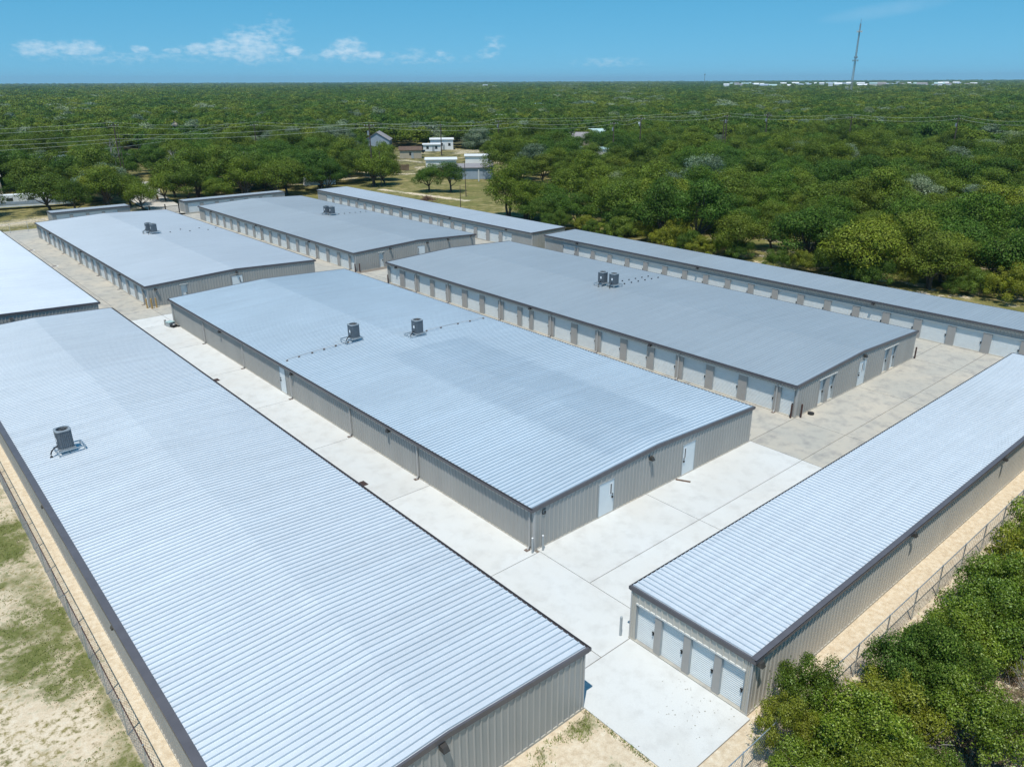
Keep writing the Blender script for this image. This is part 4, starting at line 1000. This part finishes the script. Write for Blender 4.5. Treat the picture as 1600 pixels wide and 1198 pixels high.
# ------------------------------------------------------------------ brush pile, dead trees, poles, wires, tower
b = MB()
for k in range(420):
    a = R_.uniform(0, 6.28); t_ = abs(R_.gauss(0, .5)); x, y = math.cos(a)*t_*2.8, math.sin(a)*t_*1.6; z = max(0, 1.2-t_*1.0)*R_.uniform(.2, 1)
    d = Vector((R_.uniform(-1, 1), R_.uniform(-1, 1), R_.uniform(-.1, .6))).normalized()*R_.uniform(.4, 1.3); b.tube([(x, y, z), (x+d.x, y+d.y, z+d.z)], .03, 3, 0, .012)
o = b.build('brush_pile', vary('cut_branches', (.20, .115, .08), .85, 0, .3, 2), None, (78.6, 123.0, -.5)); tag(o, 'reddish brown pile of cut branches in the field behind the long thin pale row', 'brush pile')
def dead_tree(x, y, h, label):
    m = MB(); R = random.Random(int(x))
    def br(p, d, l, r, dep):
        e = p+d*l; m.tube([p, p.lerp(e, .5)+Vector((R.uniform(-.1, .1), R.uniform(-.1, .1), 0))*l, e], r, 5, 0, r*.55)
        if dep:
            for _ in range(3): br(p.lerp(e, R.uniform(.5, 1)), (d+Vector((R.uniform(-.9, .9), R.uniform(-.9, .9), R.uniform(-.1, .6)))).normalized(), l*.62, r*.5, dep-1)
    br(Vector((0, 0, 0)), Vector((.1, .05, 1)).normalized(), h*.45, .28, 4)
    o = m.build('dead_tree', 'deadbark', None, (x, y, 0)); tag(o, label, 'tree', 'bare grey trees')
dead_tree(33.0, 203, 13, 'bare pale grey dead tree among the oaks left of the tall utility poles')
dead_tree(47.0, 196, 11, 'bare grey dead tree right of the tall utility poles, by the road')
dead_tree(57.0, 172, 12, 'bare grey dead branches rising from the oaks behind the entrance row')
POLE = []
def pole(x, y, h, label, arm=True, can=False, r=.23, name='utility_pole', group='utility poles', light=False):
    b = empty(name, (x, y, gz(x, y)), math.atan2(y-CAM.y, x-CAM.x)+PI/2, label, 'utility pole', group)
    m = MB(); m.cyl((0, 0), r, 0, h, 10, 0, r*.62); m.build('pole', 'wood', b)
    if arm: MB().box(-1.3, 1.3, -.08, .08, h-.75, h-.58).build('crossarm', 'wood', b)
    if arm:
        iq = MB().cyl((0, 0), .06, 0, .22, 6).mesh('insulator', 'white')
        for k in (-1.2, -.5, .5, 1.2): put('insulator', iq, b, (k, 0, h-.58))
    if can: m = MB(); m.cyl((.36, -.15), .28, h-3.0, h-1.9, 12); m.build('transformer', 'unit_light', b)
    if light: m = MB(); m.cyl((.5, -.3), .42, h-2.4, h-1.7, 12); m.build('white_drum', 'white', b)
    return b
pole(38.0, 216.1, 15.6, 'tall dark utility pole with pale crossarm at the left, by the road'); pole(39.6, 219.4, 13.0, 'thinner pole just right of the tall left pole', False, r=.12)
pole(84.8, 157.0, 16.2, 'tall dark pole beside the forked field oak', True, True, r=.2)
pole(86.9, 156.2, 9.0, 'shorter pole beside the forked field oak', False, r=.13)
pole(91.5, 124.7, 8.6, 'thin leaning pole right of the twin field oaks', False, r=.11).rotation_euler = (.02, -.07, 0.3)
pole(76.7, 107.5, 5.4, 'short thin post in the field just behind the long thin pale row', False, r=.09)
pole(155.1, 222.3, 11.6, 'pole with crossarm before the white two-level house'); pole(192.0, 232, 11.5, 'pole right of the white two-level house', True, True)
pole(198.0, 160.0, 14.4, 'pole carrying a round white drum before the far wood', True, True, light=True)
pole(181, 157.5, 13.5, 'pole with transformer near the brown-roofed houses', True, True); pole(111, 318, 9.5, 'small pole with crossarm left of centre', True); pole(98.5, 262, 12.2, 'dark pole just left of the centre houses', True)
pole(219, 139.5, 13.6, 'pole standing in the wood right of the white drum pole', True); pole(236, 150, 14.5, 'dark pole with transformer, right of the previous in the wood', True, True)
pole(249, 141, 14.8, 'pole with pale transformer farther right in the wood', True, True)
pole(253, 110, 14.6, 'pole in the right half of the wood below the antenna', True); pole(262, 78, 14.8, 'wide-armed pole in the wood right of the antenna', True, True); pole(263, 54, 14.0, 'pole near the right edge of the wood', True)
# wires, drawn as sagging spans
def wires(pts, label, n=2, gap=.9, sag=1.2, r=.024):
    b = empty('power_line', (pts[0][0], pts[0][1], pts[0][2]), 0, label, 'power line', 'overhead power lines'); o = Vector(pts[0])
    for k in range(n):
        path = []
        off = Vector((gap*k*.35, -gap*k*.35, -gap*k*.9*(k > 0)))
        for p, q in zip(pts, pts[1:]):
            p, q = Vector(p), Vector(q)
            for i in range(8): t_ = i/8; w = p.lerp(q, t_); w.z -= sag*4*t_*(1-t_); path.append(w-o+off)
        path.append(Vector(pts[-1])-o+off); m = MB(); m.tube(path, r, 3); m.build('wire', 'wire', b)
wires([(-45, 236, 15.0), (38, 216.1, 15.4), (98.5, 262, 12.1), (155, 222.3, 11.5), (192, 232, 11.4), (275, 190, 13)], 'upper pair of wires crossing from the left edge past the centre houses', 2, 1.2, 1.0)
wires([(-45, 238, 12.4), (38, 216.1, 12.2), (84.8, 157, 15.8), (137.7, 160, 13.8), (181, 157.5, 13.4), (198, 160, 14.3), (236, 150, 14.4), (253, 110, 14.5), (262, 78, 14.7), (263, 54, 13.9), (262, 20, 13)], 'main pair of wires running across the wood to the right edge', 2, 1.3, 1.0)
wires([(-40, 225, 9.5), (38, 216.1, 10.2), (111, 318, 9.4)], 'lower wire at the left beyond the oaks', 2, 1.6, .8)
# tall antenna mast
b = empty('antenna_mast', (1316.7, 645.1, 0), .4, 'tall thin lattice radio mast standing above the horizon at right', 'antenna mast')
m = MB(); hgt = 113; w0, w1 = 1.9, .9
def mp_(z): w = w0+(w1-w0)*z/hgt; return [Vector((w*math.cos(a), w*math.sin(a), z)) for a in (0, 2.094, 4.189)]
for c_ in range(3): m.tube([mp_(0)[c_], mp_(hgt)[c_]], .32, 4)
m.build('mast_leg', 'mast', b)
m = MB(); z = 0; k = 0
while z < hgt-3.2:
    A, B_ = mp_(z), mp_(z+3.2)
    for c_ in range(3): m.tube([A[c_], B_[(c_+1) % 3]], .16, 3); m.tube([A[c_], A[(c_+1) % 3]], .16, 3)
    z += 3.2
m.build('lattice', 'mastw', b)
for (z, w, mt) in ((101, 4.0, 'mastw'), (57, 4.4, 'mast'), (62, 2.6, 'mast')):
    m = MB(); m.cyl((0, 0), w*.8, z, z+.4, 12)
    for k in range(9): a = k*.698; m.box(w*math.cos(a)-.25, w*math.cos(a)+.25, w*math.sin(a)-.25, w*math.sin(a)+.25, z-1.3, z+1.6)
    m.build('antenna_platform', mt, b)
m = MB(); m.tube([(0, 0, hgt), (0, 0, hgt+7)], .35, 5); m.build('spike', 'mast', b)
m = MB()
for c_ in range(4): m.tube([(math.cos(c_*1.57)*3-9, math.sin(c_*1.57)*3-9, 0), (math.cos(c_*1.57)*2-9, math.sin(c_*1.57)*2-9, 17)], .3, 4)
for z in range(1, 17, 2): m.box(-11.5, -6.5, -11.5, -6.5, z, z+.25)
o = m.build('lattice_tower', 'mastw', None, (1312, 655, 0)); tag(o, 'short pale lattice tower at the foot of the tall radio mast', 'tower')
m = MB(); m.tube([(0, 0, 0), (0, 0, 52)], .8, 5); m.box(-2, 2, -2, 2, 46, 48); o = m.build('radio_mast', 'mast', None, (2290, 1650, 0)); tag(o, 'tiny distant mast just breaking the horizon right of centre', 'antenna mast')

# ------------------------------------------------------------------ houses, vehicles, far buildings
def facing(x, y): return math.atan2(y-CAM.y, x-CAM.x)-PI/2
def house(x, y, w, d, h, rh, wall, roof, label, name='house', rz=None, wins=3, flat=False, cat='house', group=None):
    b = empty(name, (x, y, gz(x, y)), facing(x, y) if rz is None else rz, label, cat, group)
    m = MB(); m.box(-w/2, w/2, -d/2, d/2, 0, h)
    if not flat: m.add([(-w/2, -d/2, h), (-w/2, d/2, h), (-w/2, 0, h+rh)], [(0, 1, 2)]); m.add([(w/2, -d/2, h), (w/2, d/2, h), (w/2, 0, h+rh)], [(0, 2, 1)])
    m.build('wall', wall, b); o_ = .35; t_ = .14; m = MB()
    if flat: m.hexa([(-w/2-o_, -d/2-o_, h+.004), (w/2+o_, -d/2-o_, h+.004), (w/2+o_, d/2+o_, h+.2), (-w/2-o_, d/2+o_, h+.2)], [(-w/2-o_, -d/2-o_, h+.2), (w/2+o_, -d/2-o_, h+.2), (w/2+o_, d/2+o_, h+.2+rh*.3), (-w/2-o_, d/2+o_, h+.2+rh*.3)])
    else:
        for s_ in (-1, 1):
            e = h-rh*o_/(d/2)+.02; m.hexa([(-w/2-o_, s_*(d/2+o_), e), (w/2+o_, s_*(d/2+o_), e), (w/2+o_, 0, h+rh+.02), (-w/2-o_, 0, h+rh+.02)], [(-w/2-o_, s_*(d/2+o_), e+t_), (w/2+o_, s_*(d/2+o_), e+t_), (w/2+o_, 0, h+rh+t_+.02), (-w/2-o_, 0, h+rh+t_+.02)])
    m.build('roof', roof, b)
    wm = MB().box(-.5, .5, -.04, .02, 0, 1.1).mesh('window', 'glass')
    for k in range(wins): put('window', wm, b, (-w/2+w*(k+.5)/wins, -d/2-.003, h*.38))
    if wins: MB().box(-.45, .45, -.05, .02, 0, 2.0).build('door', 'frame', b, (w*.08, -d/2-.004, .05))
    return b
house(151, 261, 11, 10, 4.2, 3.0, 'bluegrey', 'houseroof', 'gabled house with grey-brown shingle roof and blue-grey wall behind the forked oak', rz=facing(151, 261)+1.45)
house(172.5, 246, 9.5, 7, 4.0, .6, 'white', 'white', 'white flat-roofed two-level house among trees beyond the field', flat=True, wins=3)
house(163.5, 240.5, 7, 4, 2.6, .5, 'white', 'white', 'low white annex left of the white two-level house', flat=True, wins=2, name='annex')
house(117.5, 156, 13, 9, 3.1, .9, 'bluegrey', 'houseroof', 'long low grey shed with white corner post right of the twin oaks', flat=True, wins=0, name='shed', cat='shed')
m = MB(); m.box(-.12, .12, -.12, .12, 0, 3.2); o = m.build('post', 'white', None, (113.0, 146.6, gz(113, 146.6))); tag(o, 'white post at the corner of the long low grey shed', 'post')
house(128.5, 186, 10, 6.5, 2.6, .3, 'white', 'white', 'low white slab-roofed shelter behind the twin oaks', flat=True, wins=0, name='shelter', cat='shelter')
house(224, 217, 12, 8, 3.6, 2.2, 'tan', 'houseroof', 'tan house with pinkish roof right of centre in the wood', wins=3)
house(244, 225, 9, 7, 3.8, 2.4, 'white', 'teal', 'white house with steep pale roof behind the tan house', wins=2)
house(188, 173, 13, 6, 3.4, .8, 'white', 'teal', 'long white building with pale teal roof half hidden by oaks, right of centre', flat=True, wins=0)
house(165, 160, 4, 5, 2.8, .5, 'white', 'white', 'small white shed roof deep in the oaks right of centre', flat=True, wins=0, name='shed', cat='shed')
house(25.5, 249, 12, 8, 3.6, 1.6, 'tan', 'bluegrey', 'house with blue-grey roof among oaks at the far left', wins=2)
house(-1.0, 196, 12, 8, 5.2, .6, 'tan', 'tan', 'plain tan building at the left edge behind the oaks', flat=True, wins=2, name='building', cat='building')
house(82, 330, 12, 8, 3.4, 1.4, 'white', 'teal', 'pale building by the road bend at left', wins=3)
for (x, y, w, lab, rf) in ((-10+95, 560, 46, 'long pinkish grey roof in the wood at far left', 'houseroof'), (150, 560, 42, 'long blue-grey roof in the wood left of the palm', 'bluegrey'), (118, 600, 14, 'small pale roof between the two long far roofs', 'teal'), (10, 380, 10, 'small grey roofed shelter in the wood at the left edge', 'houseroof')):
    house(x, y, w, 12, 6.4, 1.4, 'tan', rf, lab, wins=0, flat=True, name='far_building', cat='building')
house(145.5, 187.5, 9, 6, 2.6, .4, 'white', 'white', 'wide low white roof right of the twin oaks, behind the grey shed', flat=True, wins=0, name='shelter', cat='shelter')
house(171.5, 197.5, 5, 5, 3.0, .8, 'white', 'teal', 'small white shed beside a pole right of the low white roofs', wins=1, name='shed', cat='shed')
house(267, 231, 10, 7, 4.2, 2.4, 'white', 'white', 'white gabled house farthest back right of centre in the wood', wins=2)
house(140, 221, 8, 6, 3.0, 1.0, 'tan', 'woodf', 'brown-roofed shed beside the dark blue pickup', wins=1, name='shed', cat='shed')
house(281, 173, 5, 5, 7.5, .6, 'white', 'white', 'tiny white roof poking from the wood right of centre', flat=True, wins=0, name='shed', cat='shed')
house(286, 343, 6, 6, 7.8, .8, 'white', 'white', 'tiny white roof poking from the wood left of centre', flat=True, wins=0, name='shed', cat='shed')
house(445, 478, 9, 8, 9.0, 1.0, 'white', 'teal', 'small pale roof far off in the wood at centre', flat=True, wins=0, name='far_building', cat='building')
# trailer, pickup, tarp-covered goods
b = empty('travel_trailer', (71.5, 161.5, 0), facing(72, 161)+.25, 'white travel trailer parked under the dark oak behind the long thin pale row', 'trailer')
m = MB(); m.hexa([(-4.2, -1.2, .6), (3.8, -1.2, .6), (3.8, 1.2, .6), (-4.2, 1.2, .6)], [(-3.9, -1.2, 3.1), (3.9, -1.2, 3.1), (3.9, 1.2, 3.1), (-3.9, 1.2, 3.1)]); m.build('body', 'white', b)
for x in (-2.2, 0.2, 2.4): MB().box(x-.5, x+.5, -1.24, -1.2, 1.7, 2.4).build('window', 'glass', b)
MB().box(3.0, 3.6, -1.23, -1.2, .7, 2.6).build('door', 'frame', b)
wh = MB(); wh.cyl((0, 0), .36, -.12, .12, 14); whm = wh.mesh('wheel', 'rubber')
for x in (-.6, .3): put('wheel', whm, b, (x, -1.15, .36), (PI/2, 0, 0))
b = empty('travel_trailer', (24.0, 0, 0)); b.location = (6.0, 172.5, 0); b.rotation_euler = (0, 0, facing(6, 172)-.1); tag(b, 'long white and blue trailer parked behind the small blue-grey shed at left', 'trailer')
m = MB(); m.box(-9, 9, -1.3, 1.3, .5, 3.0); m.build('body', 'white', b); m = MB(); m.box(-8.6, 8.6, -1.34, -1.3, 1.0, 1.6); m.build('stripe', 'bluegrey', b)
for x in (-6, -3, 1, 5): MB().box(x-.6, x+.6, -1.35, -1.3, 1.8, 2.4).build('window', 'glass', b)
b = empty('pickup_truck', (149.0, 229.5, 0), facing(149, 229)+.6, 'dark blue pickup truck parked in tree shade before the white house', 'pickup truck')
m = MB(); m.box(-2.8, 2.8, -1, 1, .5, 1.15); m.build('body', 'carpaint', b)
m = MB(); m.hexa([(-.9, -.95, 1.15), (1.5, -.95, 1.15), (1.5, .95, 1.15), (-.9, .95, 1.15)], [(-.5, -.8, 1.85), (.9, -.8, 1.85), (.9, .8, 1.85), (-.5, .8, 1.85)]); m.build('cab', 'glass', b); MB().box(-.45, .85, -.78, .78, 1.85, 1.9).build('cab_roof', 'carpaint', b)
for x in (-1.8, 1.8):
    for y in (-.95, .95): put('wheel', whm, b, (x, y, .38), (PI/2, 0, 0))
# wooden fence segment, driveway, road, gate things
b = empty('wooden_fence', (108.5, 181.5, 0), facing(108, 181), 'brown wooden board fence left of the twin oaks', 'fence')
bd = MB().box(-.09, .09, -.02, .02, 0, 1.8).mesh('board', 'woodf')
for k in range(34): put('board', bd, b, (-3.4+k*.21, 0, 0))
MB().box(-3.5, 3.8, .03, .09, 1.3, 1.4).build('rail', 'woodf', b)
AS = vary('asphalt_grey', (.17, .17, .175), .9, 0, .12, .5); 
m = MB(); m.add([(65.6, 316, .0), (69, 296, .0), (60, 270, .0), (54, 272, .0)], [(0, 3, 2, 1)]); o = m.build('road', AS); tag(o, kind='structure')
m = MB(); m.add([(24, 141.6, .004), (30.5, 141.6, .004), (36, 178, .004), (44, 205, .004), (37, 205, .004), (27, 178, .004)], [(0, 1, 2, 3, 4, 5)]); o = m.build('driveway', vary('caliche_drive', (.50, .47, .41), .95, 0, .12, .6)); tag(o, kind='structure')
b = empty('entrance_gate', (22.5, 141.8, 0), .05, 'black barred entrance gate with posts between the two low entrance rows', 'gate')
for x in (0, 3.2, 6.0): MB().box(x-.09, x+.09, -.09, .09, 0, 2.1).build('post', 'latch', b)
MB().box(0, 6, -.03, .03, 1.55, 1.63).box(0, 6, -.03, .03, .2, .28).build('gate_rail', 'latch', b)
bar = MB().box(-.02, .02, -.02, .02, .28, 1.55).mesh('bar', 'latch')
for k in range(29): put('bar', bar, b, (.2*k+.2, 0, 0))
m = MB(); m.cyl((0, 0), .25, 0, 1.1, 12, 0, .16); o = m.build('traffic_drum', 'red', None, (31.6, 166, 0)); tag(o, 'orange-red traffic drum beside the entrance drive', 'traffic drum')
# fan palm at the left
b = empty('palm_tree', (88, 318, 0), 0, 'tall fan palm with a dead frond skirt rising from the wood at left', 'palm tree')
m = MB(); m.tube([(0, 0, 0), (.2, .1, 6), (.3, 0, 11.5)], .32, 8, 0, .22); m.build('trunk', 'wood', b)
def fronds(n, z0_, up_, rr, mat, seed, nm):
    R = random.Random(seed); m = MB()
    for k in range(n):
        a = R.uniform(0, 6.28); e = R.uniform(*up_); d = Vector((math.cos(a)*math.cos(e), math.sin(a)*math.cos(e), math.sin(e))); c_ = Vector((.3, 0, z0_))+d*rr*.7; s_ = d.cross(Vector((0, 0, 1))).normalized()
        for q in range(7): t_ = (q-3)*.38; dd_ = (d*math.cos(t_)+s_*math.sin(t_)); e2 = c_+dd_*rr*.6-Vector((0, 0, .25)); w_ = s_*.09; m.add([c_-w_, c_+w_, e2], [(0, 1, 2)])
        m.tube([(.3, 0, z0_), c_], .03, 3)
    return m.build(nm, mat, b)
fronds(46, 11.8, (-.2, 1.4), 2.3, LEAF['dark green'], 4, 'crown'); fronds(40, 10.9, (-1.4, -.5), 1.7, MAT['tan'], 5, 'frond_skirt')
# pale buildings strung along the horizon
def on_az(px, d):   # a place seen at photo column px, d metres away
    a = YAW-math.atan((px-800)/1197.5*math.cos(TILT)*1.0/(1.0*math.cos(TILT)+.39*math.sin(TILT))); return CAM.x+math.cos(a)*d, CAM.y+math.sin(a)*d
R9 = random.Random(31)
for k in range(64):
    px = 1165+k*6.9+R9.uniform(-3, 3); d = R9.uniform(2300, 3600); x, y = on_az(px, d); w = R9.uniform(9, 26)
    house(x, y, w, 14, R9.uniform(13, 20), R9.uniform(2, 4), R9.choice(['white', 'white', 'tan', 'mastw']), R9.choice(['white', 'teal', 'bluegrey', 'houseroof', 'white']), 'tiny pale building in the row along the horizon right of centre', wins=0, flat=False, name='far_building', cat='building', group='pale buildings along the right horizon')
for (px, d, w, h, lab) in ((770, 2600, 26, 15, 'white block with a dome-like top on the horizon left of centre'), (757, 2700, 16, 19, 'narrow white block on the horizon left of centre'), (845, 2500, 70, 11, 'long white warehouse on the horizon just right of centre'), (872, 2300, 34, 10, 'white warehouse right of the long one on the horizon'), (1015, 3000, 110, 10, 'long pinkish flat building on the horizon right of centre'), (1172, 2300, 22, 12, 'white block below the tiny distant mast'), (1184, 2450, 26, 9, 'low white block right of the tiny distant mast'), (436, 3000, 24, 12, 'small pale arched hall on the horizon at left'), (106, 2400, 14, 10, 'tiny white block on the horizon at far left'), (553, 3100, 18, 12, 'tiny white block on the horizon left of centre'), (1597, 1200, 20, 9, 'white roof at the right edge below the horizon')):
    x, y = on_az(px, d); house(x, y, w, 16, h, 2, 'white' if 'pink' not in lab else 'tan', 'white' if 'pink' not in lab else 'houseroof', lab, wins=0, flat=True, name='far_building', cat='building')

# ------------------------------------------------------------------ air between here and the horizon
hz_ = MB(); hz_.box(-15500, 15500, -15500, 15500, -2.2, 128); me = hz_.mesh('haze', [])
me.materials.clear(); mt, tt = newmat('haze_air'); oo = tt.nodes.new('ShaderNodeOutputMaterial'); pv = tt.nodes.new('ShaderNodeVolumePrincipled')
pv.inputs['Color'].default_value = (.52, .80, .98, 1); pv.inputs['Density'].default_value = .00007; pv.inputs['Anisotropy'].default_value = .1
tt.links.new(pv.outputs[0], oo.inputs['Volume']); me.materials.append(mt)
o = put('haze', me); tag(o, 'thin blue air haze over the whole plain', 'haze', kind='stuff')
